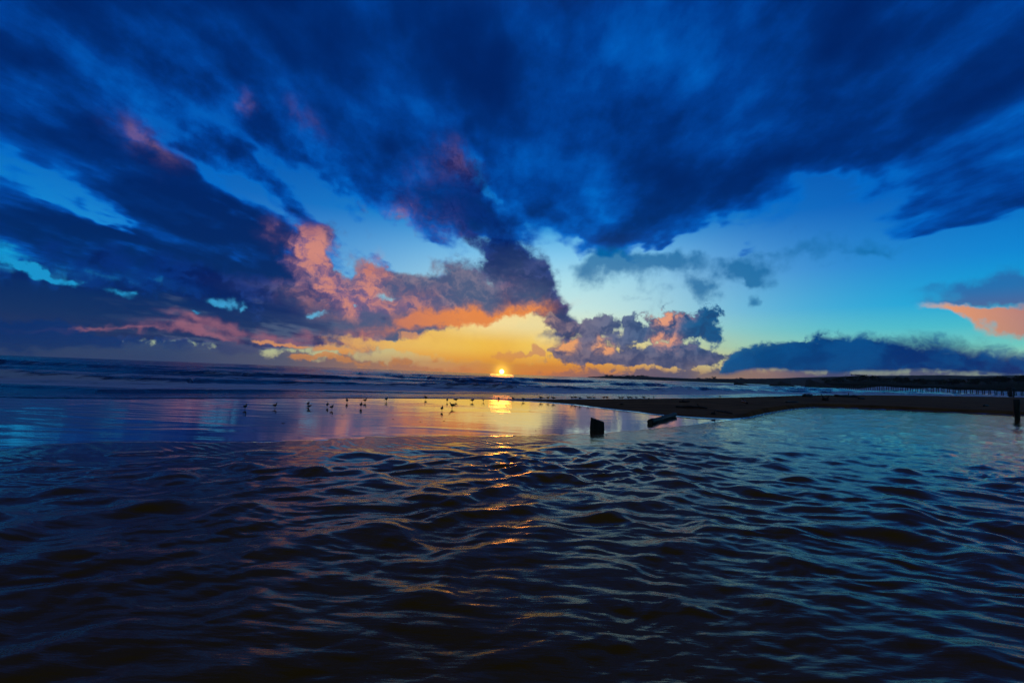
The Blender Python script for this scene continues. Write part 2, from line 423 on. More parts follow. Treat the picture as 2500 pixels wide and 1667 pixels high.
    # ---- lens cloud at the right edge: slate top, lit belly
    l_top = t.step(0.15, 1.05, total(Dc, [(2420, 724, 170, 16, 3, 1.0), (2330, 742, 90, 8, 0, 0.6), (2480, 700, 90, 18, 0, 0.8), (2620, 720, 200, 50, 0, 1.0)]) + n_fine * 0.10)
    c = t.mix(l_top * 0.8, c, t.mix(t.step(6.6, 9.5, el), (92, 74, 128), (40, 100, 168)))
    l_bot = t.step(0.30, 0.95, total(Dc, [(2390, 770, 130, 15, 9, 1.1), (2475, 792, 70, 26, 0, 1.1), (2640, 790, 160, 40, 0, 1.1)]) + n_fine * 0.08)
    c = t.mix(l_bot * 0.86, c, t.ramp((az - 41) / 9.0, [(0.0, (255, 172, 92)), (0.45, (240, 148, 86)), (1.0, (180, 114, 112))]))

    # ---- glow of the low sun in the thick air, and its disc
    sd = t.vmath('DOT_PRODUCT', D, tuple(SUN_DIR))
    ang = t.math('ARCCOSINE', sd.min(1.0)) * (180 / math.pi)
    halo = t.math('POWER', math.e, ang * ang * (-1 / (3.0 ** 2)))
    c = t.mix(halo * 0.62, c, (255, 168, 34))
    core = t.math('POWER', math.e, ang * ang * (-1 / (1.0 ** 2)))
    c = t.mix(core * 0.95, c, (255, 206, 48))
    disc = t.step(0.33, 0.22, ang)
    glare = t.math('POWER', math.e, ang * ang * (-1 / (0.75 ** 2)))
    ems = t.vmath('ADD', c, t.vmath('ADD', t.vmath('SCALE', (6.0, 4.6, 2.4), scale=disc), t.vmath('SCALE', (1.5, 0.62, 0.06), scale=glare)))
    # below the horizon: only dark sea air
    ems = t.mix(t.step(-0.3, -3.0, el), ems, (10, 22, 46))
    t.put(bg.inputs['Color'], ems)
    bg.inputs['Strength'].default_value = 1.0
    w.cycles.sampling_method = 'MANUAL'
    w.cycles.sample_map_resolution = 512


build_sky()
sun_d = bpy.data.lights.new('sun', 'SUN')
sun_d.energy = 0.055
sun_d.color = (1.0, 0.27, 0.035)
sun_d.angle = R(3.0)          # the glare round a sun that stands in thick air
sun = bpy.data.objects.new('sun', sun_d)
COL.objects.link(sun)
# the lamp stands a degree above the disc's centre, as the glow round the disc does, so that the swell does not hide it from the shore
sun.rotation_euler = (SUN_DIR + Vector((0, 0, R(1.3)))).to_track_quat('Z', 'Y').to_euler()


# ================================================================== helpers
def tag(o, label=None, cat=None, group=None, kind=None):
    for k, v in (('label', label), ('category', cat), ('group', group), ('kind', kind)):
        if v:
            o[k] = v
    return o


def empty(name, loc, rz=0.0, label=None, cat=None, group=None):
    o = bpy.data.objects.new(name, None)
    o.empty_display_size = 0.1
    o.location = loc
    o.rotation_euler = (0, 0, rz)
    COL.objects.link(o)
    return tag(o, label, cat, group)


def link(name, me, mat=None, parent=None):
    o = bpy.data.objects.new(name, me)
    COL.objects.link(o)
    if mat is not None and not me.materials:
        me.materials.append(mat)
    if parent is not None:
        o.parent = parent
    return o


def from_bm(name, bm, mat=None, parent=None, smooth=True):
    me = bpy.data.meshes.new(name)
    bm.normal_update()
    bm.to_mesh(me)
    bm.free()
    if smooth:
        me.polygons.foreach_set('use_smooth', [True] * len(me.polygons))
    return link(name, me, mat, parent)


def grid_mesh(name, X, Y, Z, attrs=None):
    """a sheet from 2-D arrays of points"""
    m, n = X.shape
    me = bpy.data.meshes.new(name)
    me.vertices.add(m * n)
    me.vertices.foreach_set('co', np.stack([X, Y, Z], -1).astype(np.float32).ravel())
    i = np.arange(m * n, dtype=np.int32).reshape(m, n)
    q = np.stack([i[:-1, :-1], i[:-1, 1:], i[1:, 1:], i[1:, :-1]], -1).reshape(-1, 4)
    me.loops.add(q.size)
    me.loops.foreach_set('vertex_index', q.ravel())
    me.polygons.add(len(q))
    me.polygons.foreach_set('loop_start', np.arange(0, q.size, 4, dtype=np.int32))
    me.polygons.foreach_set('use_smooth', np.ones(len(q), bool))
    me.update(calc_edges=True)
    for k, v in (attrs or {}).items():
        a = me.attributes.new(k, 'FLOAT', 'POINT')
        a.data.foreach_set('value', v.astype(np.float32).ravel())
    # upward-facing winding
    if me.polygons[0].normal.z < 0:
        me.flip_normals()
    return me


def sst(a, b, v):
    t = np.clip((v - a) / (b - a), 0, 1)
    return t * t * (3 - 2 * t)


_rs = np.random.RandomState(7)
_PERM = _rs.permutation(1024)
_GR = np.stack([np.cos(_rs.rand(1024) * 6.2832), np.sin(_rs.rand(1024) * 6.2832)], -1)
_ang = _rs.rand(1024) * 6.2832
_GR = np.stack([np.cos(_ang), np.sin(_ang)], -1)


def perlin(x, y, seed=0):
    xi, yi = np.floor(x).astype(np.int64), np.floor(y).astype(np.int64)
    xf, yf = x - xi, y - yi
    u, v = xf ** 3 * (xf * (xf * 6 - 15) + 10), yf ** 3 * (yf * (yf * 6 - 15) + 10)

    def g(ix, iy, fx, fy):
        h = _PERM[(_PERM[(ix + seed * 37) & 1023] + iy + seed * 101) & 1023]
        return _GR[h, 0] * fx + _GR[h, 1] * fy
    a = g(xi, yi, xf, yf) * (1 - u) + g(xi + 1, yi, xf - 1, yf) * u
    b = g(xi, yi + 1, xf, yf - 1) * (1 - u) + g(xi + 1, yi + 1, xf - 1, yf - 1) * u
    return (a * (1 - v) + b * v) * 1.5


def fbm(x, y, oct=4, seed=0, gain=0.5):
    s, a = 0.0, 1.0
    for k in range(oct):
        s = s + a * perlin(x, y, seed + k)
        x, y, a = x * 2.03 + 11.3, y * 2.03 + 5.1, a * gain
    return s


def mat_new(name):
    m = bpy.data.materials.new(name)
    m.use_nodes = True
    t = NT(m.node_tree)
    b = m.node_tree.nodes['Principled BSDF']
    return m, t, b


def mat_rough(name, c1, c2, scale=8.0, rough=0.85, stretch=(1, 1, 1), bump=0.0, bdist=0.02, spec=0.3):
    """two tones mottled by noise, in the object's own coordinates"""
    m, t, b = mat_new(name)
    co = t.n.new('ShaderNodeTexCoord').outputs['Object']
    v = t.vmath('MULTIPLY', co, stretch)
    n = t.noise(v, scale, 6, 0.6)
    mx = t.n.new('ShaderNodeMix')
    mx.data_type = 'RGBA'
    t.put(mx.inputs[0], t.step(0.35, 0.65, n))
    mx.inputs[6].default_value = (*c1, 1)
    mx.inputs[7].default_value = (*c2, 1)
    t.l.new(mx.outputs[2], b.inputs['Base Color'])
    b.inputs['Roughness'].default_value = rough
    b.inputs['Specular IOR Level'].default_value = spec
    if bump:
        bp = t.n.new('ShaderNodeBump')
        bp.inputs['Strength'].default_value = bump
        bp.inputs['Distance'].default_value = bdist
        t.put(bp.inputs['Height'], t.noise(v, scale * 3, 6, 0.65))
        t.l.new(bp.outputs[0], b.inputs['Normal'])
    return m


# ================================================================== the lie of the beach
# near and far edge of the sand bar, read along the photograph: (x, y of the near water's edge, y of the skyline edge, crest height)
BAR = [(1205, 976.5, 976, 0.01), (1260, 979.0, 976.5, 0.04), (1330, 982.5, 975.0, 0.10), (1400, 988, 974.5, 0.18), (1500, 1000, 974, 0.28), (1600, 1012, 973, 0.36),
       (1700, 1021, 972, 0.42), (1790, 1024.5, 970, 0.46), (1830, 1019, 969, 0.48), (1900, 1004, 967, 0.5), (1960, 996, 965, 0.5), (2000, 993.5, 964, 0.5),
       (2100, 996.5, 964.2, 0.5), (2300, 1005, 966.5, 0.5), (2500, 1014, 969.5, 0.5)]
SHORE = [at(x, y).xy for x, y in [(-700, 950), (-300, 962), (0, 971), (300, 974), (550, 973), (950, 971.5), (1205, 974.5)]]
_d = (SHORE[0] - SHORE[1]).normalized()
SHORE = [SHORE[0] + _d * 400, SHORE[0] + _d * 60] + SHORE
for x, yn, yf, zc in BAR[2:]:
    p = at(x, yf, zc).xy
    SHORE.append(p + (p.normalized() * (1.0 + 6 * zc)))
_d = (SHORE[-1] - SHORE[-3]).normalized()
SHORE += [SHORE[-1] + _d * 120, SHORE[-1] + _d * 1500]
SHORE_A = np.array([[p.x, p.y] for p in SHORE])


def shore_coords(X, Y):
    """distance out to sea (+) from the water's edge, and the place along it"""
    best = np.full(X.shape, 1e9)
    sgn = np.ones(X.shape)
    along = np.zeros(X.shape)
    acc = 0.0
    for (ax, ay), (bx, by) in zip(SHORE_A[:-1], SHORE_A[1:]):
        L = math.hypot(bx - ax, by - ay)
        ux, uy = (bx - ax) / L, (by - ay) / L
        s = np.clip((X - ax) * ux + (Y - ay) * uy, 0, L)
        ex, ey = X - ax - s * ux, Y - ay - s * uy
        d = np.hypot(ex, ey)
        m = d < best
        best = np.where(m, d, best)
        side = -uy * (X - ax) + ux * (Y - ay)
        sgn = np.where(m, np.where(side >= 0, 1.0, -1.0), sgn)
        along = np.where(m, acc + s, along)
        acc += L
    return best * sgn, along


# water's edge of the bar on the stream's side, as distance over direction
_bn = [at(x, yn) for x, yn, yf, zc in BAR]
_dn = (_bn[-1] - _bn[-3]).normalized()
_bn += [_bn[-1] + _dn * 8, _bn[-1] + _dn * 30, _bn[-1] + _dn * 100]
BAR_AZ = np.array([math.atan2(p.x, p.y) for p in _bn])
BAR_RN = np.array([math.hypot(p.x, p.y) for p in _bn])
BAR_ZC = np.array([b[3] for b in BAR] + [0.5] * 3)
_bf = [at(x, yf, zc) for x, yn, yf, zc in BAR]
_df = (_bf[-1] - _bf[-3]).normalized()
_bf += [_bf[-1] + _df * 60, _bf[-1] + _df * 200, _bf[-1] + _df * 900]
BARF_AZ = np.array([math.atan2(p.x, p.y) for p in _bf])
BAR_RF = np.array([math.hypot(p.x, p.y) for p in _bf])
# far edge of the running water, where the film of the flat begins
EDGE = [(-900, 1135), (-300, 1112), (0, 1098), (400, 1082), (800, 1072), (1200, 1068), (1450, 1062), (1600, 1049), (1700, 1037), (1780, 1026)]
_eg = [at(x, y) for x, y in EDGE]
EDGE_AZ = np.array([math.atan2(p.x, p.y) for p in _eg] + [BAR_AZ[8]])
EDGE_R = np.array([math.hypot(p.x, p.y) for p in _eg] + [BAR_RN[8]])


def stream_edge(az):
    return np.where(az < EDGE_AZ[-1], np.interp(az, EDGE_AZ, EDGE_R), np.interp(az, BAR_AZ, BAR_RN))


# low steps the wash has left on the flat: end, end, height, half width
RIDGES = [(at(820, 1003).xy, at(1460, 1009).xy, 0.006, 0.40), (at(-100, 1030).xy, at(700, 1064).xy, 0.016, 0.35), (at(280, 1020).xy, at(660, 1050).xy, 0.013, 0.45), (at(850, 1040).xy, at(1300, 1056).xy, 0.005, 0.30),
          (at(-200, 1004).xy, at(320, 984).xy, 0.012, 0.40), (at(1350, 1022).xy, at(1680, 1028).xy, 0.004, 0.3), (at(700, 1066).xy, at(1330, 1066).xy, 0.007, 0.25)]


_st, _lg, _lh = at(1458, 1050), at(1587, 1033), at(1615, 1025)
RINGS = [(_st.x, _st.y, 0.24), (_lg.x, _lg.y, 0.12), (_lh.x, _lh.y, 0.12)]


def beach_h(X, Y):
    az, r = np.arctan2(X, Y), np.hypot(X, Y)
    n, s = shore_coords(X, Y)
    z = 0.0030 * fbm(X * 0.22, Y * 0.4, 2, 5)
    # swash marks and ripple steps along the flat
    w = perlin(X * 0.16, Y * 0.16, 21) * 1.4
    fl = sst(0.1, 0.5, perlin(X * 0.05 + 3, Y * 0.22 + w * 0.3, 31)) * sst(3.0, -4.0, X)
    z = z + fl * (0.010 * np.abs(perlin(X * 0.30, (Y + w) * 2.2, 33)) + 0.006 * perlin(X * 0.6, (Y + w) * 4.0, 35))
    z = z + 0.0007 * perlin(X * 0.7, Y * 3.0 + w, 41) + sst(-5.0, -14.0, X) * (0.008 * perlin(X * 0.4, Y * 1.6 + w, 48) + 0.003 * perlin(X * 0.8, Y * 4.0 + w * 2, 49))
    for (x0, y0), (x1, y1), hh, ww in RIDGES:
        L = math.hypot(x1 - x0, y1 - y0)
        ux, uy = (x1 - x0) / L, (y1 - y0) / L
        a_ = (X - x0) * ux + (Y - y0) * uy
        p_ = -(X - x0) * uy + (Y - y0) * ux + 0.5 * perlin(a_ * 0.25, a_ * 0 + x0, 45) + 0.12 * perlin(a_ * 1.1, a_ * 0 + y0, 46)
        z = z + hh * np.exp(-(p_ / ww) ** 2) * sst(0, L * 0.25, a_) * sst(L, L * 0.75, a_) * (0.65 + 0.7 * perlin(X * 0.8, Y * 1.6, 47))
    # rings of ripples round the stump and the log
    for ox, oy, rr in RINGS:
        dd = np.maximum(np.hypot(X - ox, Y - oy) - rr, 0)
        z = z + 0.0045 * np.cos(dd * 2 * math.pi / 0.22) * np.exp(-dd / 0.35)
    # the bar
    rn, rf, zc = np.interp(az, BAR_AZ, BAR_RN), np.interp(az, BARF_AZ, BAR_RF), np.interp(az, BAR_AZ, BAR_ZC)
    rf = np.maximum(rf, rn + 0.5)
    wob = 0.25 * perlin(X * 0.35, Y * 0.35, 51) + 0.12 * perlin(X * 1.3, Y * 1.3, 53)
    q = r - rn + wob * sst(0.0, 0.25, zc)
    t = q / (rf - rn)
    scarp = sst(BAR_AZ[7], BAR_AZ[8] + 0.01, az)
    up_soft = zc * (0.25 * sst(0.0, 0.06, t) + 0.75 * sst(0.0, 0.85, t))
    up_steep = zc * (0.60 * sst(0.0, 0.45, q) + 0.40 * sst(0.0, 0.9, t))
    up = up_soft * (1 - scarp) + up_steep * scarp
    down = zc - np.maximum(r - rf, 0) * 0.11
    bar = np.where(r < rf, up, down)
    rough = 0.020 * fbm(X * 0.9, Y * 0.9, 4, 61) + 0.012 * perlin(X * 3.1, Y * 3.1, 67)
    bar = bar + rough * sst(0.05, 0.3, bar)
    on = (az > BAR_AZ[0]) & (q > 0) & (az < 1.75)
    z = np.where(on, np.maximum(z * np.exp(-bar * 30), bar), z)
    z = np.where(on & (r > rf), np.maximum(bar, -1.0), z)
    # falls away under the sea and under the stream
    z = np.where(n > 0, np.minimum(z, 0.01 - 0.03 * n), z)
    z = np.maximum(z, -1.2)
    re = stream_edge(az)
    z = z - 0.22 * sst(0.0, 1.6, re - r)
    return z


def drop(x, y):
    """the point of the sand seen at the photograph's (x, y)"""
    d = ray(x, y)
    if d.z > -1e-4:
        d.z = -1e-4
    ks = np.linspace(3, 330, 60000)
    P = np.stack([d.x * ks, d.y * ks, CAM_H + d.z * ks], -1)
    h = np.maximum(beach_h(P[:, 0], P[:, 1]), -0.02)
    i = int(np.argmax(P[:, 2] <= h))
    if i == 0:
        return at(x, y)
    return Vector((P[i, 0], P[i, 1], float(h[i])))


def polar(az0, az1, n_az, rows):
    a = np.linspace(az0, az1, n_az)
    A, Rr = np.meshgrid(a, rows)
    return np.sin(A) * Rr, np.cos(A) * Rr, A, Rr


# ------------------------------------------------------------------ beach
rows = np.concatenate([np.geomspace(0.8, 12, 100)[:-1], np.geomspace(12, 90, 500)[:-1], np.geomspace(90, 1500, 70)])
X, Y, A, Rr = polar(R(-105), R(105), 640, rows)
beach = link('beach', grid_mesh('beach', X, Y, beach_h(X, Y)))
tag(beach, kind='structure')


def mat_beach():
    m, t, b = mat_new('wet_sand')
    geo = t.n.new('ShaderNodeNewGeometry').outputs['Position']
    x, y, z = t.separate(geo)
    nb = t.noise(geo, 0.9, 5, 0.6)
    dry = t.step(0.010, 0.05, z + (nb - 0.5) * 0.02)
    tone = t.noise(t.vmath('MULTIPLY', geo, (0.25, 0.9, 1.0)), 1.0, 7, 0.68)
    mx = t.n.new('ShaderNodeMix')
    mx.data_type = 'RGBA'
    t.put(mx.inputs[0], dry)
    mx.inputs[6].default_value = (0.110, 0.062, 0.022, 1)
    d2 = t.n.new('ShaderNodeMix')
    d2.data_type = 'RGBA'
    t.put(d2.inputs[0], t.step(0.3, 0.7, tone))
    d2.inputs[6].default_value = (0.085, 0.042, 0.015, 1)
    d2.inputs[7].default_value = (0.230, 0.112, 0.036, 1)
    t.l.new(d2.outputs[2], mx.inputs[7])
    t.l.new(mx.outputs[2], b.inputs['Base Color'])
    film = t.noise(t.vmath('MULTIPLY', geo, (0.12, 0.5, 1.0)), 1.0, 5, 0.6)
    t.put(b.inputs['Roughness'], dry * 0.82 + 0.018 + t.step(0.5, 0.75, film) * 0.05 + t.step(-3.0, -13.0, x) * (1.0 - dry) * 0.12)
    t.put(b.inputs['Specular IOR Level'], dry * -0.44 + 0.5)
    b.inputs['IOR'].default_value = 1.34
    t.put(b.inputs['Coat Weight'], 1.0 - dry)
    b.inputs['Coat IOR'].default_value = 1.33
    b.inputs['Coat Roughness'].default_value = 0.03
    # long low streaks of the draining film, and grain where it is dry
    st = t.noise(t.vmath('MULTIPLY', geo, (0.30, 1.7, 1.0)), 1.5, 5, 0.62)
    st2 = t.noise(t.vmath('MULTIPLY', geo, (1.6, 12.0, 1.0)), 1.5, 3, 0.5)
    gr = t.noise(geo, 22.0, 5, 0.7)
    hgt = (st * 0.0034 + st2 * 0.0005) * (1.0 - dry) + gr * dry * 0.02
    bp = t.n.new('ShaderNodeBump')
    bp.inputs['Strength'].default_value = 1.0
    bp.inputs['Distance'].default_value = 1.0
    t.put(bp.inputs['Height'], hgt)
    t.l.new(bp.outputs[0], b.inputs['Normal'])
    t.l.new(bp.outputs[0], b.inputs['Coat Normal'])
    return m


beach.data.materials.append(mat_beach())


# ------------------------------------------------------------------ running water in front
def stream_h(X, Y):
    az, r = np.arctan2(X, Y), np.hypot(X, Y)
    re = stream_edge(az)
    inside = re - r + (0.7 * perlin(X * 0.28, Y * 0.5, 97) + 0.25 * perlin(X * 1.1, Y * 2.0, 99)) * sst(5.0, 0.0, X - 0.25 * Y)
    wx = 0.55 * perlin(X * 0.45, Y * 0.45, 71) + 0.20 * perlin(X * 1.2, Y * 1.2, 73)
    wy = 0.55 * perlin(X * 0.45, Y * 0.45, 75) + 0.20 * perlin(X * 1.2, Y * 1.2, 77)
    xx, yy = X + wx, Y + wy

    def train(lam, th, seed, sharp=1.1):
        """long-crested waves; crests run along the heading th"""
        a = R(th)
        kx, ky = -math.sin(a), math.cos(a)
        ph = 2 * math.pi * (xx * kx + yy * ky) / lam
        env = np.clip(0.55 + 0.9 * perlin(X / (lam * 1.9) + seed, Y / (lam * 1.5), seed), 0, 1.3)
        return (np.exp(sharp * np.sin(ph)) - 1.35) / 2.2 * env
    left = sst(3.2, -1.0, X - 0.12 * Y)
    right = 1 - left
    mid = np.exp(-((X - 1.2 - 0.05 * Y) / 3.0) ** 2)
    zone = sst(0.4, 4.4, inside) * (1.0 - 0.42 * sst(11, 24, r))
    near = (0.26 + 0.74 * sst(2.8, 6.2, r)) * np.clip(0.78 + 0.75 * perlin(X * 0.22 + 1.7, Y * 0.26, 115), 0.25, 1.35)
    big = left * (0.046 * train(1.15, 38, 3) + 0.034 * train(0.75, 50, 5) + 0.015 * train(0.45, 26, 7))
    big = big + mid * (0.044 * train(0.90, -36, 9) + 0.030 * train(0.62, 42, 11) + 0.012 * train(0.36, -14, 12))
    big = big + right * (0.028 * train(0.80, -34, 13) + 0.025 * train(0.52, -44, 15) + 0.020 * train(0.40, -6, 17) + 0.011 * train(0.27, -22, 19))
    hump = np.clip(perlin(X * 1.1 + 5, Y * 1.3, 81) - 0.05, 0, 1) ** 1.2 * 0.12 * sst(3.6, 6.0, r) * sst(0.6, 3.0, inside) * (1 - 0.5 * sst(12, 18, r))
    small = 0.0100 * perlin(X * 1.9, Y * 5.2, 83) + 0.0050 * perlin(X * 3.2 + wx * 3, Y * 10.5 + wy * 4, 85) + 0.0012 * perlin(X * 7, Y * 20, 87)
    small = small * (0.14 + 0.86 * sst(0.3, 3.6, inside)) * (0.55 + 0.45 * sst(2.0, 4.5, r))
    big = big * near * 0.95
    # lines of ripples riding on the larger waves, bent by them
    fine = left * (0.0060 * train(0.30, 34, 23, 0.8) + 0.0055 * train(0.19, 46, 25, 0.8)) + mid * (0.0060 * train(0.26, -30, 27, 0.8) + 0.005 * train(0.17, 34, 29, 0.8))
    fine = fine + right * (0.0070 * train(0.22, -28, 31, 0.8) + 0.0050 * train(0.15, -4, 33, 0.8))
    big = big + fine * (1.0 - 0.6 * sst(7, 16, r)) * (0.5 + 0.5 * sst(2.5, 5.0, r)) * np.clip(0.7 + 0.9 * perlin(X * 0.5, Y * 0.6, 117), 0.1, 1.4)
    chop = 0.012 * perlin(X * 1.5, Y * 2.6, 91) + 0.008 * np.abs(perlin(X * 2.8, Y * 4.5, 93))
    z = 0.012 + big * zone + hump + small * (1.0 - 0.5 * sst(14, 34, r)) + chop * sst(0.5, 3.8, inside) * (1.0 - 0.6 * sst(14, 30, r))
    # fine ripple fans where the flow spills off the flat
    rim = np.exp(-((inside - 0.9) / 1.1) ** 2)
    z = z + rim * 0.006 * np.sin(2 * math.pi * (X * 0.9 + Y * 1.25 + wx * 1.3) / 0.34) * np.clip(0.5 + perlin(X * 0.5, Y * 0.5, 95), 0, 1)
    return np.where(inside > 0, z, 0.012 + inside * 0.25)


u = np.linspace(0, 1, 690)
r0, r1 = 0.8, 62.0
rows = 1.0 / (1 / r0 + (1 / r1 - 1 / r0) * u)
rows = np.exp(0.60 * np.log(rows) + 0.40 * (np.log(r0) + (np.log(r1) - np.log(r0)) * u))
X, Y, A, Rr = polar(R(-70), R(72), 1060, rows)
Zs = stream_h(X, Y)
stream = link('stream', grid_mesh('stream', X, Y, np.maximum(Zs, -0.6)))
tag(stream, kind='structure')


def mat_stream():
    m, t, b = mat_new('silty_water')
    geo = t.n.new('ShaderNodeNewGeometry').outputs['Position']
    n = t.noise(geo, 0.7, 4, 0.5)
    mx = t.n.new('ShaderNodeMix')
    mx.data_type = 'RGBA'
    t.put(mx.inputs[0], n)
    mx.inputs[6].default_value = (0.135, 0.064, 0.006, 1)
    mx.inputs[7].default_value = (0.180, 0.088, 0.012, 1)
    t.l.new(mx.outputs[2], b.inputs['Base Color'])
    b.inputs['Coat Weight'].default_value = 0.0
    b.inputs['Coat IOR'].default_value = 1.25
    b.inputs['Coat Roughness'].default_value = 0.05
    b.inputs['IOR'].default_value = 1.24
    b.inputs['Specular Tint'].default_value = (1.0, 0.72, 0.42, 1)
    s1 = t.noise(t.vmath('MULTIPLY', geo, (2.4, 9.0, 1.0)), 1.6, 4, 0.55)
    s2 = t.noise(t.vmath('MULTIPLY', geo, (5.0, 26.0, 1.0)), 1.6, 3, 0.5)
    bp = t.n.new('ShaderNodeBump')
    bp.inputs['Strength'].default_value = 1.0
    bp.inputs['Distance'].default_value = 1.0
    rr = t.vmath('LENGTH', geo)
    gx, gy, gz = t.separate(geo)
    far = t.step(8.0, 17.0, rr) * t.step(0.5, 5.0, gx)       # out there the mesh is too coarse for the smaller waves
    calm = t.step(6.5, 10.0, rr) * t.step(4.0, 0.0, gx)      # the sheet of water just off the flat
    t.put(b.inputs['Roughness'], 0.105 - calm * 0.07 - far * 0.05)
    s3 = t.noise(t.vmath('MULTIPLY', geo, (1.5, 5.0, 1.0)), 1.3, 2, 0.5)
    s4 = t.noise(geo, 0.28, 3, 0.55)
    t.put(bp.inputs['Height'], (s1 * 0.005 + s2 * 0.0008) * (1.0 - calm * 0.7) + far * s3 * (t.step(0.2, 0.8, s4) + 0.25) * 0.009 + far * s1 * 0.003)
    t.l.new(bp.outputs[0], b.inputs['Normal'])
    t.l.new(bp.outputs[0], b.inputs['Coat Normal'])
    return m


stream.data.materials.append(mat_stream())

# ------------------------------------------------------------------ sea
A1 = np.linspace(R(-100), R(57.5), 780)
# distance of the water's edge along each direction
def edge_r(a):
    out = np.empty_like(a)
    rr = np.geomspace(8, 2500, 4000)
    for i, v in enumerate(a):
        n, _ = shore_coords(np.sin(v) * rr, np.cos(v) * rr)
        j = int(np.argmax(n > 0))
        out[i] = rr[j] if n[j] > 0 else 2500
    return out


RS = edge_r(A1)
v = np.linspace(0, 1, 560)
off = -1.5 + 0.10 * v * 300 * 0.25 + (np.exp(v * 7.6) - 1) * 3.4
A, O = np.meshgrid(A1, off)
Rr = RS[None, :] + O * (1.0 + 0.0 * A)
Rr = np.minimum(Rr, 7500)
X, Y = np.sin(A) * Rr, np.cos(A) * Rr
N, Sg = shore_coords(X, Y)


def sea_h(X, Y, N, Sg):
    w1 = 2.2 * perlin(Sg / 26.0, N / 60.0, 101) + 0.8 * perlin(Sg / 7.0, N / 20.0, 103)
    z = -0.05 + 0.015 * perlin(X * 0.5, Y * 0.5, 105)
    foam = np.zeros_like(X)
    crest_of = np.zeros_like(X)
    k = 0
    for nk, H, back, mod, fz in ((8.5, 0.12, 3.0, 0.5, 0.4), (21.0, 0.62, 7.0, 0.35, 1.0), (33.0, 0.30, 7.0, 0.8, 0.8), (47.0, 0.70, 9.0, 0.6, 0.9), (74.0, 0.80, 12.0, 0.8, 0.6),
                                 (108.0, 0.55, 16.0, 0.9, 0.15), (150.0, 0.5, 20.0, 0.9, 0.1), (205.0, 0.5, 26.0, 0.9, 0.05), (280.0, 0.5, 32.0, 0.9, 0.0), (380.0, 0.5, 40.0, 0.9, 0.0)):
        k += 1
        scale = 1.0 + nk / 40.0
        wob = w1 * min(scale, 4.0) + 3.0 * min(scale, 5.0) * 0.5 * perlin(Sg / (22.0 * scale), nk * 0.37, 111 + k)
        q = N - nk - wob
        h = H * np.clip(1.0 - mod + mod * (0.75 + 1.6 * perlin(Sg / (16.0 * scale) + k * 3.1, k * 1.7, 131 + k)), 0.05, 1.25)
        f = np.where(q < 0, np.exp(-(q / (0.16 * back)) ** 2), np.exp(-(q / back) ** 2))
        ragged = 1 + 0.18 * fbm(Sg * 0.35, N * 0.5, 3, 151 + k) * fz
        z = z + h * f * ragged
        foam = np.maximum(foam, fz * np.where(q < 0, np.exp(-(q / (0.5 * back)) ** 2) * 0.5, np.exp(-(q / (back * 0.25)) ** 2)) * sst(0.2, 0.9, h / H) * 0.8)
        crest_of = np.maximum(crest_of, f * h)
    z = z + (0.020 * perlin(X * 0.9, Y * 0.9, 161) + 0.05 * perlin(X * 0.16, Y * 0.16, 163)) * sst(6, 25, N)
    # beds of white water between the breakers
    bed = sst(8.5, 11.5, N - w1) * sst(22.0, 19.5, N - w1) * 0.92
    sw = sst(0.1, 0.5, N) * sst(5.5, 3.0, N - w1 * 0.6) * 0.60
    far = sst(22, 25, N) * sst(46, 34, N - w1) * 0.72 + sst(48, 54, N) * sst(78, 62, N - 2 * w1) * 0.62 + sst(80, 88, N) * sst(140, 100, N - 2 * w1) * 0.50 + sst(60, 200, X) * sst(80, 100, N) * sst(420, 300, N) * 0.95
    foam = np.maximum.reduce([foam, bed, sw, far])
    # added swell behind the pier, raised so bright water shows under its deck
    az_, r_ = np.arctan2(X, Y), np.hypot(X, Y)
    for rc, wd, hh in ((505.0, 22.0, 2.2), (560.0, 40.0, 3.5)):
        heave = sst(R(36.0), R(40.0), az_) * np.exp(-((r_ - rc - 14 * perlin(az_ * 14, az_ * 0 + rc, 171)) / wd) ** 2) * (0.9 + 0.35 * perlin(az_ * 30, r_ * 0.02, 173))
        z = z + hh * heave
        foam = np.maximum(foam, 0.8 * sst(0.1, 0.5, heave))
    # lip of the last wash on the sand
    z = np.where(N < 0.5, np.where(N < 0, -0.05 + N * 0.5, -0.05 + 0.085 * np.sin(np.clip(N / 0.5, 0, 1) * math.pi * 0.75)), z + 0.03 * np.exp(-(N - 0.5) / 1.5))
    return z, foam


Zw, foam = sea_h(X, Y, N, Sg)
sea = link('sea', grid_mesh('sea', X, Y, np.maximum(Zw, -0.9), {'foam': foam}))
tag(sea, kind='structure')


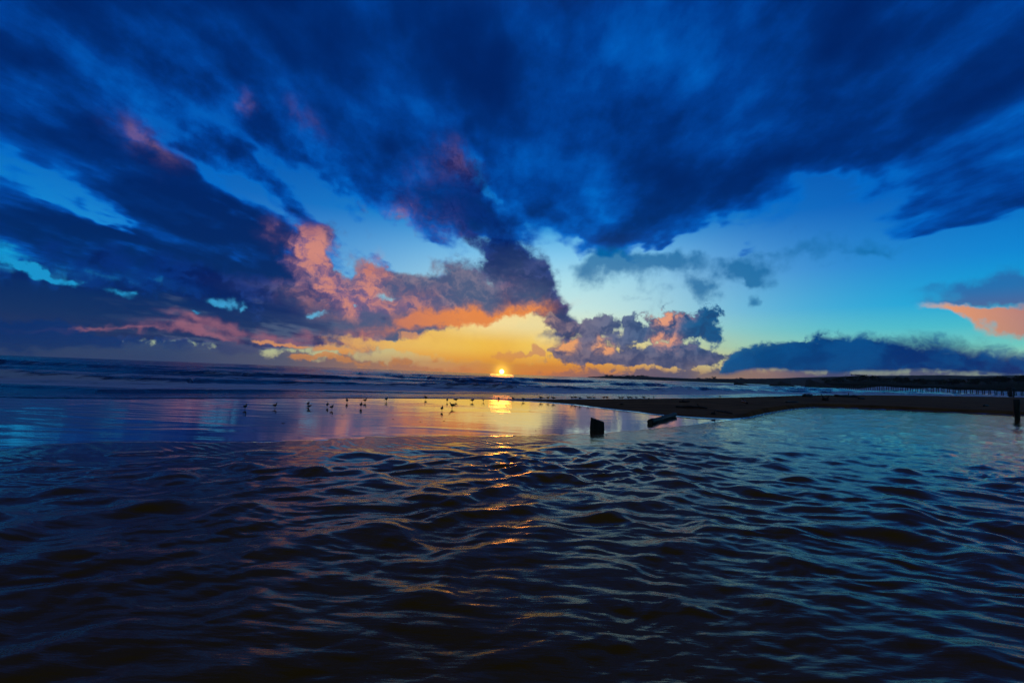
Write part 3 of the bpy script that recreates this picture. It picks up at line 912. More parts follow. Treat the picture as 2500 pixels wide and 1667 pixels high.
def mat_sea():
    m, t, b = mat_new('sea_water')
    geo = t.n.new('ShaderNodeNewGeometry').outputs['Position']
    at_ = t.n.new('ShaderNodeAttribute')
    at_.attribute_name = 'foam'
    f = E(t, at_.outputs['Fac'])
    # lace of foam, drawn out along the shore
    rot = t.n.new('ShaderNodeMapping')
    rot.inputs['Rotation'].default_value = (0, 0, R(-40))
    t.l.new(geo, rot.inputs['Vector'])
    rv = E(t, rot.outputs[0])
    lace = t.noise(t.vmath('MULTIPLY', rv, (0.35, 1.0, 1.0)), 1.1, 7, 0.68)
    big = t.noise(t.vmath('MULTIPLY', rv, (0.3, 1.0, 1.0)), 0.18, 4, 0.6)
    cov = t.step(0.05, 0.55, f + (lace - 0.5) * 2.6 + (big - 0.5) * 1.0 - 0.36) * t.step(0.02, 0.2, f)
    mx = t.n.new('ShaderNodeMix')
    mx.data_type = 'RGBA'
    t.put(mx.inputs[0], cov * 0.9)
    mx.inputs[6].default_value = (0.010, 0.018, 0.026, 1)
    mx.inputs[7].default_value = (0.62, 0.78, 0.92, 1)
    t.l.new(mx.outputs[2], b.inputs['Base Color'])
    t.put(b.inputs['Roughness'], cov * 0.45 + 0.17)
    b.inputs['IOR'].default_value = 1.33
    c1 = t.noise(t.vmath('MULTIPLY', rv, (0.5, 1.0, 1.0)), 0.9, 6, 0.62)
    c2 = t.noise(t.vmath('MULTIPLY', rv, (0.5, 1.0, 1.0)), 0.12, 4, 0.6)
    bp = t.n.new('ShaderNodeBump')
    bp.inputs['Strength'].default_value = 0.8
    bp.inputs['Distance'].default_value = 1.0
    t.put(bp.inputs['Height'], c1 * 0.16 + c2 * 0.7)
    t.l.new(bp.outputs[0], b.inputs['Normal'])
    return m


sea.data.materials.append(mat_sea())


# ================================================================== far shore
def ridge(name, pts, z0, depth, mat, jag=1.0, seed=1, n=260, kind='structure'):
    """a long hill with a rounded back: pts = (photo x, photo y of the skyline, distance)"""
    xs = np.linspace(pts[0][0], pts[-1][0], n)
    ys = np.interp(xs, [p[0] for p in pts], [p[1] for p in pts])
    ds = np.interp(xs, [p[0] for p in pts], [p[2] for p in pts])
    ys = ys - jag * np.abs(perlin(xs / 9.0, xs * 0 + seed, seed)) - 0.6 * jag * np.abs(perlin(xs / 3.1, xs * 0 + 2.3, seed + 1))
    prof = [(-0.5, 0.0), (-0.42, 0.35), (-0.33, 0.62), (-0.2, 0.85), (0.0, 1.0), (0.3, 0.85), (0.6, 0.5), (1.0, 0.0)]
    X = np.zeros((len(prof), n))
    Y, Z = X.copy(), X.copy()
    for i in range(n):
        d = ray(xs[i], ys[i])
        k = ds[i] / math.hypot(d.x, d.y)
        top = CAM_H + d.z * k
        ux, uy = d.x / math.hypot(d.x, d.y), d.y / math.hypot(d.x, d.y)
        for j, (f, h) in enumerate(prof):
            r = ds[i] + f * depth
            X[j, i], Y[j, i] = ux * r, uy * r
            Z[j, i] = z0 + (top - z0) * h + (0.05 * (top - z0) * perlin(np.array([xs[i] / 6.0]), np.array([j * 1.7]), seed + 5)[0] if 0 < j < 7 and j != 4 else 0)
    o = link(name, grid_mesh(name, X, Y, Z), mat)
    return tag(o, kind=kind)


M_HILL = mat_rough('scrub', (0.040, 0.046, 0.030), (0.075, 0.070, 0.050), 0.01, 0.95, spec=0.1)
M_WOOD = mat_rough('dark_leaves', (0.030, 0.040, 0.022), (0.055, 0.065, 0.035), 0.6, 0.9, spec=0.1)
M_BARK = mat_rough('bark', (0.05, 0.038, 0.028), (0.10, 0.08, 0.06), 3.0, 0.9, (1, 1, 0.2), spec=0.1)

ridge('headland', [(1436, 920, 2600), (1448, 919.5, 2600), (1462, 919, 2600), (1478, 918, 2550), (1500, 917.5, 2500), (1560, 919, 2450), (1600, 920, 2400), (1680, 924, 2300), (1800, 924.5, 2200), (1860, 924, 2100), (1930, 923, 2000)],
      -1.0, 260, M_HILL, 0.7, 3)
ridge('hills', [(1840, 926, 3000), (1950, 921.5, 3000), (2050, 919, 3000), (2150, 917, 3000), (2230, 916.5, 3000), (2300, 915.5, 3000), (2370, 917.5, 3000), (2430, 917, 3000), (2520, 915.5, 3000), (2700, 914, 3000), (3000, 918, 3000), (3600, 920, 3000)],
      -1.0, 700, M_HILL, 0.5, 5)
ridge('wooded_bluff', [(1955, 942, 1000), (2000, 936, 950), (2040, 930, 900), (2100, 926, 860), (2150, 929, 820), (2240, 935, 760), (2330, 936, 720), (2420, 931, 690), (2500, 926, 660), (2620, 918, 640), (2900, 915, 600), (3600, 930, 560)],
      -1.0, 160, M_WOOD, 1.5, 7)


def crown_mesh(name, seed, n=420, w=1.0, h=1.0, flat=0.5):
    """a crown of many leaf clumps with gaps, about 1 unit wide and high"""
    rnd = random.Random(seed)
    lumps = [(rnd.uniform(-0.34, 0.34) * w, rnd.uniform(-0.34, 0.34) * w, rnd.uniform(0.18, 0.82) * h, rnd.uniform(0.16, 0.30)) for _ in range(9)]
    V, F = [], []
    for _ in range(n):
        lx, ly, lz, lr = rnd.choice(lumps)
        d = Vector((rnd.gauss(0, 1), rnd.gauss(0, 1), rnd.gauss(0, 0.8))).normalized() * lr * rnd.uniform(0.55, 1.05)
        p = Vector((lx, ly, lz)) + d
        a = Vector((rnd.gauss(0, 1), rnd.gauss(0, 1), rnd.gauss(0, 1))).normalized()
        b = a.orthogonal().normalized()
        s = rnd.uniform(0.03, 0.075)
        i = len(V)
        V += [p + a * s, p + b * s * 0.7, p - a * s, p - b * s * 0.7]
        F.append((i, i + 1, i + 2, i + 3))
    me = bpy.data.meshes.new(name)
    me.from_pydata([tuple(v) for v in V], [], F)
    me.materials.append(M_WOOD)
    return me


def trunk_mesh(name, seed):
    rnd = random.Random(seed)
    bm = bmesh.new()
    rings = []
    for k in range(6):
        z = k / 5 * 0.62
        r = 0.045 * (1 - 0.6 * k / 5)
        ox, oy = 0.03 * math.sin(k * 1.3 + seed), 0.03 * math.cos(k * 1.7 + seed)
        rings.append([bm.verts.new((ox + r * math.cos(a * math.pi / 3), oy + r * math.sin(a * math.pi / 3), z)) for a in range(6)])
    for q, w in zip(rings[:-1], rings[1:]):
        for a in range(6):
            bm.faces.new((q[a], q[(a + 1) % 6], w[(a + 1) % 6], w[a]))
    for s in range(4):                                   # limbs
        a0 = rnd.uniform(0, 6.28)
        z0 = rnd.uniform(0.25, 0.5)
        tip = Vector((0.28 * math.cos(a0), 0.28 * math.sin(a0), z0 + 0.28))
        base = Vector((0, 0, z0))
        q = []
        for c, r in ((base, 0.02), (tip, 0.007)):
            q.append([bm.verts.new(c + Vector((r * math.cos(b * 2.094), r * math.sin(b * 2.094), 0))) for b in range(3)])
        for b in range(3):
            bm.faces.new((q[0][b], q[0][(b + 1) % 3], q[1][(b + 1) % 3], q[1][b]))
    me = bpy.data.meshes.new(name)
    bm.to_mesh(me)
    bm.free()
    me.materials.append(M_BARK)
    return me


CROWNS = [crown_mesh('crown', 11 + k, 460, 1.0, 1.0) for k in range(5)]
TRUNKS = [trunk_mesh('trunk', 3 + k) for k in range(3)]


def tree(x, ytop, ybase, wpx, dist, label, group, k):
    d = ray(x, ybase)
    kk = dist / math.hypot(d.x, d.y)
    base = Vector((d.x * kk, d.y * kk, CAM_H + d.z * kk))
    d2 = ray(x, ytop)
    top = CAM_H + d2.z * dist / math.hypot(d2.x, d2.y)
    hgt = max(top - base.z, 2.0)
    wid = wpx / FPX * dist
    root = empty('tree', base, k * 1.1, label, 'tree', group)
    c = link('crown', CROWNS[k % 5], None, root)
    c.location = (0, 0, hgt * 0.12)
    c.scale = (wid * 1.1, wid * 1.1, hgt * 0.95)
    tr = link('trunk', TRUNKS[k % 3], None, root)
    tr.scale = (hgt * 0.8, hgt * 0.8, hgt)
    return root


HEAD = [(1482, 914.5, 919, 13, 'lone round tree at the seaward end of the far headland'),
        (1493, 914, 919.5, 12, 'right one of the two tallest trees on the point of the headland'),
        (1512, 917, 921, 14, 'low bushy tree just behind the two tallest headland trees'),
        (1530, 915.5, 921, 20, 'broad low tree in the middle of the headland grove'),
        (1552, 915.5, 921.5, 18, 'tree at the left end of the flat topped headland grove'),
        (1568, 915.5, 922, 20, 'tree in the middle of the flat topped headland grove'),
        (1581, 917, 923, 14, 'tree at the lower right end of the headland grove'),
        (1706, 922, 927, 10, 'small tree on the low shore left of the pointed tree'),
        (1743, 919.5, 927, 9, 'small pointed tree standing up from the low distant shore'),
        (1732, 922, 927, 12, 'low tree touching the pointed tree on the distant shore'),
        (1808, 922, 928, 16, 'round tree on the far shore above the leftmost sea rock')]
for k, (x, yt, yb, w, lab) in enumerate(HEAD):
    tree(x, yt, yb, w, 2430 if x < 1650 else 2220, lab, 'trees on the far headland', k)
BLUFF = [(2022, 921, 938, 24, 'low dark tree at the left foot of the wooded bluff'), (2048, 919.5, 936, 26, 'round tree climbing the left side of the wooded bluff'), (2076, 917, 934, 26, 'tree just left of the highest bluff trees'),
         (2098, 913.5, 932, 26, 'tallest tree on the left hump of the wooded bluff'), (2118, 914.5, 932, 24, 'second tallest tree on the left hump of the bluff'), (2140, 918.5, 933, 24, 'tree on the right shoulder of the left hump'),
         (2166, 921.5, 936, 24, 'tree at the right foot of the left hump'), (2190, 922.5, 938, 22, 'small tree in the hollow right of the left hump'), (2204, 920.5, 938, 18, 'pointed tree standing alone in the hollow of the bluff'),
         (2230, 923.5, 940, 24, 'left tree of the pair beside the pier middle'), (2250, 924, 940, 20, 'right tree of the pair beside the pier middle'), (2268, 924.5, 941, 24, 'broad tree in the dip of the tree line'),
         (2292, 926, 942, 22, 'lowest tree in the dip above the pier'), (2316, 927.5, 942, 24, 'low tree left of the round pier side tree'), (2344, 923, 942, 20, 'round tree sticking up above the right part of the pier'),
         (2368, 924.5, 941, 22, 'tree right of the round pier side tree'), (2390, 922, 940, 24, 'leftmost tree of the dark wood at the right'), (2414, 920.5, 939, 24, 'second tree from the left in the dark right wood'),
         (2438, 919.5, 938, 26, 'third tree from the left in the dark right wood'), (2462, 919, 937, 26, 'fourth tree from the left in the dark right wood'), (2486, 917, 936, 28, 'tall tree near the right edge of the wood'),
         (2508, 915, 934, 28, 'tallest tree at the far right of the wood')]
for k, (x, yt, yb, w, lab) in enumerate(BLUFF):
    tree(x, yt, yb, w, float(np.interp(x, [2000, 2100, 2240, 2420, 2520], [880, 800, 700, 630, 600])), lab, 'trees on the wooded bluff', k)

# ================================================================== pier
M_PILE = mat_rough('tarred_timber', (0.028, 0.022, 0.018), (0.055, 0.042, 0.034), 2.0, 0.85, (1, 1, 0.15), bump=0.3, spec=0.2)
pa, pb = at(2500, 951 + 10, 0.0), None


def on_level(x, y, z):
    d = ray(x, y)
    k = (z - CAM_H) / d.z
    return Vector((d.x * k, d.y * k, z))


DECK_Z = 4.5
P0 = on_level(2500, 950.5, DECK_Z)
P1 = on_level(2100, 937.5, DECK_Z)
DIRP = (P1 - P0).normalized()
SIDE = Vector((-DIRP.y, DIRP.x, 0)).normalized()
START = P0 - DIRP * 40
LEN = (P1 - START).length + 34
pier = empty('pier', (START.x, START.y, 0), math.atan2(DIRP.y, DIRP.x), 'long dark timber pier on many piles standing out in the sea', 'pier')


def box_bm(bm, x0, x1, y0, y1, z0, z1):
    v = [bm.verts.new(p) for p in ((x0, y0, z0), (x1, y0, z0), (x1, y1, z0), (x0, y1, z0), (x0, y0, z1), (x1, y0, z1), (x1, y1, z1), (x0, y1, z1))]
    for f in ((3, 2, 1, 0), (4, 5, 6, 7), (0, 1, 5, 4), (1, 2, 6, 5), (2, 3, 7, 6), (3, 0, 4, 7)):
        bm.faces.new([v[i] for i in f])


bm = bmesh.new()
box_bm(bm, 0, LEN, -2.2, 2.2, DECK_Z - 0.35, DECK_Z)
from_bm('deck', bm, M_PILE, pier, False)
for sy in (-1.8, 1.8):
    bm = bmesh.new()
    box_bm(bm, 0.3, LEN - 0.3, sy - 0.16, sy + 0.16, DECK_Z - 0.95, DECK_Z - 0.352)
    from_bm('stringer', bm, M_PILE, pier, False)
bm = bmesh.new()
bmesh.ops.create_cone(bm, cap_ends=True, segments=8, radius1=0.26, radius2=0.21, depth=DECK_Z + 0.4)
me_pile = bpy.data.meshes.new('pile')
bm.to_mesh(me_pile)
bm.free()
me_pile.materials.append(M_PILE)
bm = bmesh.new()
box_bm(bm, -0.18, 0.18, -2.3, 2.3, -0.18, 0.18)
me_cap = bpy.data.meshes.new('crossbeam')
bm.to_mesh(me_cap)
bm.free()
me_cap.materials.append(M_PILE)
k = 1.0
while k < LEN - 0.5:
    for sy in (-1.75, 1.75):
        o = link('pile', me_pile, None, pier)
        o.location = (k, sy, (DECK_Z - 0.4) / 2 - 0.95)
        o.rotation_euler = (R(3.0) * (1 if sy > 0 else -1), 0, k)
    o = link('crossbeam', me_cap, None, pier)
    o.location = (k, 0, DECK_Z - 1.132)
    k += 2.85

# ================================================================== rocks out in the surf
M_ROCK = mat_rough('wet_rock', (0.035, 0.032, 0.03), (0.07, 0.06, 0.055), 0.5, 0.7, bump=0.5, bdist=0.3, spec=0.4)


def wedge(x0, x1, y_top, y_base, dist, peak, label, seed, tail=0.12):
    """a block with a blunt end and a long sloping back"""
    d = ray((x0 + x1) / 2, y_base)
    u = Vector((d.x, d.y, 0)).normalized()
    side = Vector((u.y, -u.x, 0))
    c = u * dist
    w = (x1 - x0) / FPX * dist / math.cos(math.atan2(abs(d.x), d.y))
    h = (y_base - y_top) / FPX * dist * 1.15
    n, m = 22, 9
    root = empty('sea_rock', (c.x, c.y, 0), math.atan2(side.y, side.x), label, 'rock', 'dark rocks standing in the surf')
    t = np.linspace(0, 1, n)
    prof = np.interp(t, [0, 0.03, peak, peak + 0.08, 0.75, 1.0], [0.0, 0.92, 1.0, 0.92, 0.42, tail])
    prof = prof * (1 + 0.10 * perlin(t * 9, t * 0 + seed, seed))
    s = np.linspace(-1, 1, m)
    T, Sx = np.meshgrid(t, s)
    Z = prof[None, :] * h * np.clip(1 - np.abs(Sx) ** 3, 0, 1) * (1 + 0.12 * perlin(T * 8, Sx * 2 + 4, seed + 2)) - 0.3
    o = link('rock', grid_mesh('rock', (T - 0.5) * w, Sx * w * 0.22 * (0.7 + 0.3 * prof[None, :]), Z), M_ROCK, root)
    return root


wedge(1796, 1822, 931.5, 939.2, 430, 0.12, 'small wedge shaped rock in the surf, leftmost and by itself', 3, 0.3)
wedge(1884, 1908, 936.0, 941.2, 470, 0.55, 'low flat rock touching the middle wedge shaped rock', 5, 0.4)
wedge(1906, 1938, 932.8, 943.0, 450, 0.25, 'middle wedge shaped rock in the surf, beside a low flat one', 7)
wedge(1982, 2030, 930.5, 946.0, 440, 0.15, 'biggest wedge shaped rock in the surf, nearest the pier end', 9)

# ================================================================== driftwood, stump and posts
M_WET = mat_rough('wet_wood', (0.010, 0.008, 0.006), (0.034, 0.024, 0.017), 5.0, 0.6, (1, 1, 0.22), bump=0.8, bdist=0.03, spec=0.22)
M_END = mat_rough('cut_grain', (0.05, 0.022, 0.014), (0.085, 0.04, 0.026), 14.0, 0.75, bump=0.3, bdist=0.01)


def tube(name, pts, radii, seg=12, mat=None, parent=None, knob=0.06, seed=0, cap=True):
    """a limb swept along points, its surface uneven"""
    bm = bmesh.new()
    rings = []
    rnd = random.Random(seed)
    ph = [rnd.uniform(0, 6.28) for _ in range(4)]
    for i, (p, r) in enumerate(zip(pts, radii)):
        p = Vector(p)
        q0 = Vector(pts[max(i - 1, 0)])
        q1 = Vector(pts[min(i + 1, len(pts) - 1)])
        ax = (q1 - q0).normalized()
        n1 = ax.orthogonal().normalized() if abs(ax.z) > 0.9 else ax.cross(Vector((0, 0, 1))).normalized()
        n2 = ax.cross(n1)
        ring = []
        for k in range(seg):
            a = 2 * math.pi * k / seg
            rr = r * (1 + knob * math.sin(3 * a + ph[0] + i * 0.5) + knob * 0.7 * math.sin(5 * a + ph[1] - i * 0.8) + knob * rnd.uniform(-0.5, 0.5))
            ring.append(bm.verts.new(p + n1 * rr * math.cos(a) + n2 * rr * math.sin(a)))
        rings.append(ring)
    for q, w in zip(rings[:-1], rings[1:]):
        for k in range(seg):
            bm.faces.new((q[k], q[(k + 1) % seg], w[(k + 1) % seg], w[k]))
    if cap:
        bm.faces.new(rings[0][::-1])
        bm.faces.new(rings[-1])
    bmesh.ops.recalc_face_normals(bm, faces=bm.faces)
    return from_bm(name, bm, mat, parent)


# the square-cut stump standing in the film of water
sp = at(1458, 1050)
dpx = sp.length / FPX
SW, SH = 0.48, 0.43
sr = empty('tree_stump', (sp.x, sp.y, 0), R(-10), 'black square cut stump with a slanting top standing in the wet sand', 'stump')
n = 9
bm = bmesh.new()
rnd = random.Random(5)
rings = []
for k in range(n + 1):
    f = k / n
    ring = []
    for a in range(28):
        an = 2 * math.pi * a / 28
        c_, s_ = math.cos(an), math.sin(an)
        q = 1.0 / (abs(c_) ** 5 + abs(s_) ** 5) ** 0.2           # a rounded square
        grow = 1.0 + 0.03 * math.sin(3 * f + 1) - 0.03 * f + 0.012 * rnd.uniform(-1, 1) + 0.02 * math.sin(7 * an)
        x, y = SW / 2 * q * c_ * grow, SW / 2 * 0.85 * q * s_ * grow
        top = SH - 0.145 * max(x / SW + 0.5, 0.0) ** 0.9 - (0.03 if x > SW * 0.40 else 0.0)
        ring.append(bm.verts.new((x, y, -0.12 + f * (top + 0.12))))
    rings.append(ring)
for q, w in zip(rings[:-1], rings[1:]):
    for a in range(28):
        bm.faces.new((q[a], q[(a + 1) % 28], w[(a + 1) % 28], w[a]))
from_bm('trunk', bm, M_WET, sr)
bm = bmesh.new()
vs = []
for v_ in range(28):
    an = 2 * math.pi * v_ / 28
    c_, s_ = math.cos(an), math.sin(an)
    q = 1.0 / (abs(c_) ** 5 + abs(s_) ** 5) ** 0.2
    x, y = SW / 2 * q * c_ * 0.97, SW / 2 * 0.85 * q * s_ * 0.97
    vs.append(bm.verts.new((x, y, SH - 0.145 * (max(x / SW + 0.5, 0)) ** 0.9 - 0.004)))
bm.faces.new(vs)
from_bm('cut_face', bm, M_END, sr, False)

# the log on the water's edge
la, lb = at(1586, 1034), at(1648, 1017)
la.z, lb.z = 0.070, 0.105
lr = empty('driftwood_log', la, 0, 'thick bare log lying in the shallow film with its sawn end towards us', 'log', 'driftwood on the sand')
pts = [(lb - la) * (i / 14) + Vector((0, 0, 0.012 * math.sin(i))) for i in range(15)]
tube('trunk', pts, [0.105 + 0.007 * math.sin(i * 1.7) for i in range(15)], 18, M_WET, lr, 0.035, 3)
ax = (lb - la).normalized()
for name, c, s in (('cut_end', Vector((0, 0, 0)) - ax * 0.004, 0.099), ('cut_end', (lb - la) + ax * 0.004, 0.096)):
    bm = bmesh.new()
    bmesh.ops.create_circle(bm, cap_ends=True, segments=18, radius=s)
    o = from_bm(name, bm, M_END, lr, False)
    o.location = c
    o.rotation_euler = (ax if c.length > 1 else -ax).to_track_quat('Z', 'Y').to_euler()
bk = [(la + (lb - la) * f) - la + Vector((0.05, -0.095, 0.02)) for f in (0.35, 0.45, 0.6, 0.72, 0.85)]
tube('loose_bark', bk, [0.02, 0.035, 0.04, 0.03, 0.012], 8, mat_rough('pale_bark', (0.12, 0.09, 0.07), (0.2, 0.16, 0.13), 9, 0.7), lr, 0.1, 8)

GW = 'driftwood on the sand bar'


def drift(x0, y0, x1, y1, thick, label, seed, twig=0, name='driftwood_branch', cat='driftwood'):
    a, b = drop(x0, y0), drop(x1, y1)
    rpx = thick / 2 / FPX * a.length
    root = empty(name, a, 0, label, cat, GW)
    rnd = random.Random(seed)
    n = 9
    L = b - a
    pts = []
    for i in range(n):
        f = i / (n - 1)
        p = a + L * f
        p.z = float(beach_h(np.array([p.x]), np.array([p.y]))[0]) + rpx * 0.75 + 0.25 * rpx * math.sin(i * 1.9 + seed)
        pts.append(p - a + Vector((0, L.length * 0.02 * math.sin(i * 1.2 + seed), 0)))
    tube('stem', pts, [rpx * (0.75 + 0.35 * math.sin(0.7 + 2.4 * i / n) + rnd.uniform(-0.08, 0.08)) for i in range(n)], 9, M_WET, root, 0.09, seed)
    for k in range(twig):
        i = rnd.randint(2, n - 3)
        d = Vector((rnd.uniform(-1, 1), rnd.uniform(-0.6, 0.6), rnd.uniform(0.7, 1.3))) * rpx * 3.2
        tube('twig', [pts[i], pts[i] + d * 0.5 + Vector((0, 0, rpx * 0.3)), pts[i] + d], [rpx * 0.5, rpx * 0.35, rpx * 0.15], 6, M_WET, root, 0.1, seed + k)
    return root


drift(1659, 981.5, 1683, 981.0, 3.4, 'short forked branch on the bar above the long low log', 1, 2)
drift(1650, 994.5, 1726, 997.0, 4.6, 'long low log on the bar behind the sawn log', 2, 1, 'driftwood_log', 'log')
drift(1813, 981, 1824, 985.5, 4.5, 'short broken stub tilted on the middle of the bar', 3, 1)
drift(1918, 982.3, 1949, 982.3, 3.2, 'straight stick lying level above the steep bank', 4)
drift(1961, 968.5, 1982, 968.6, 6.0, 'thick short log on the skyline of the bar', 5, 0, 'driftwood_log', 'log')
drift(2010, 977.5, 2021, 978.0, 6.0, 'dark rounded root lump on the bar right of the level stick', 6, 2, 'driftwood_root')
drift(2040, 968.0, 2091, 969.5, 4.6, 'long thin log on the skyline, right of the thick short log', 7, 1, 'driftwood_log', 'log')
drift(1748, 1003.0, 1787, 1010.0, 3.0, 'slanting thin branch low on the bar near its corner', 8, 1)
drift(1736, 1010.5, 1746, 1011.0, 5.0, 'small dark root at the lower end of the slanting branch', 9, 1, 'driftwood_root')
drift(1890, 971.2, 1907, 969.8, 2.6, 'thin stick on the top of the bar left of the thick short log', 10)
drift(1513, 987.6, 1521, 987.5, 3.2, 'small bit of wood alone on the left part of the bar', 11)
drift(2402, 991.8, 2413, 991.5, 3.0, 'small stick on the bar left of the tall post', 12)
drift(2096, 973.8, 2109, 974.0, 3.2, 'short stick under the right end of the long skyline log', 13)

# the tall post standing in the pond, and the broken one behind
pp = at(2484, 1024)
pr = empty('mooring_post', (pp.x, pp.y, 0), 0.3, 'tall dark wooden post standing in the pond edge at the right', 'post', 'old posts by the pond')
hp = 1.40
tube('shaft', [(0.02 * math.sin(i) - 0.03 * i / 8, 0, -0.4 + (hp + 0.4) * i / 8) for i in range(9)], [0.125 + 0.006 * i + (0.012 if i > 6 else 0) for i in range(9)], 14, M_WET, pr, 0.04, 21)
bm = bmesh.new()
bmesh.ops.create_circle(bm, cap_ends=True, segments=14, radius=0.165)
o = from_bm('cut_end', bm, M_END, pr, False)
o.location = (0.0, 0, hp + 0.006)
q = drop(2467, 968.5)
h2 = 16.0 / FPX * q.length
br = empty('broken_post', q, 0.1, 'leaning broken post with a crosspiece on the bar behind the tall post', 'post', 'old posts by the pond')
tube('shaft', [(0, 0, -0.3), (0.0, 0, h2 * 0.45), (0.05 * h2, 0, h2 * 0.95)], [h2 * 0.16, h2 * 0.15, h2 * 0.13], 10, M_WET, br, 0.05, 31)
tube('crosspiece', [(-h2 * 0.42, -0.02, h2 * 0.86), (0.0, -0.02, h2 * 0.90), (h2 * 0.52, -0.02, h2 * 0.80)], [h2 * 0.10, h2 * 0.12, h2 * 0.10], 10, M_WET, br, 0.05, 33)
tube('brace', [(h2 * 0.42, 0.02, h2 * 0.78), (h2 * 0.40, 0.02, h2 * 0.3), (h2 * 0.36, 0.02, -0.2)], [h2 * 0.07, h2 * 0.06, h2 * 0.06], 8, M_WET, br, 0.05, 35)

# ================================================================== gulls
M_GULL = mat_rough('gull_plumage', (0.07, 0.062, 0.055), (0.16, 0.145, 0.13), 9.0, 0.8, spec=0.15)
M_WING = mat_rough('gull_wing', (0.045, 0.04, 0.036), (0.085, 0.076, 0.068), 14.0, 0.8, spec=0.15)
M_BILL = mat_rough('gull_bill', (0.10, 0.06, 0.02), (0.14, 0.09, 0.03), 20.0, 0.6)


def loft(rows, seg=12):
    """rows = (x, z, half height, half width): an animal's trunk in one skin"""
    bm = bmesh.new()
    rings = [[bm.verts.new((x, hw * math.cos(2 * math.pi * k / seg), z + hh * math.sin(2 * math.pi * k / seg))) for k in range(seg)] for x, z, hh, hw in rows]
    for q, w in zip(rings[:-1], rings[1:]):
        for k in range(seg):
            bm.faces.new((q[k], q[(k + 1) % seg], w[(k + 1) % seg], w[k]))
    bm.faces.new(rings[0])
    bm.faces.new(rings[-1][::-1])
    bmesh.ops.recalc_face_normals(bm, faces=bm.faces)
    return bm


def bm_mesh(name, bm, mat):
    me = bpy.data.meshes.new(name)
    bm.to_mesh(me)
    bm.free()
    me.polygons.foreach_set('use_smooth', [True] * len(me.polygons))
    me.materials.append(mat)
    return me


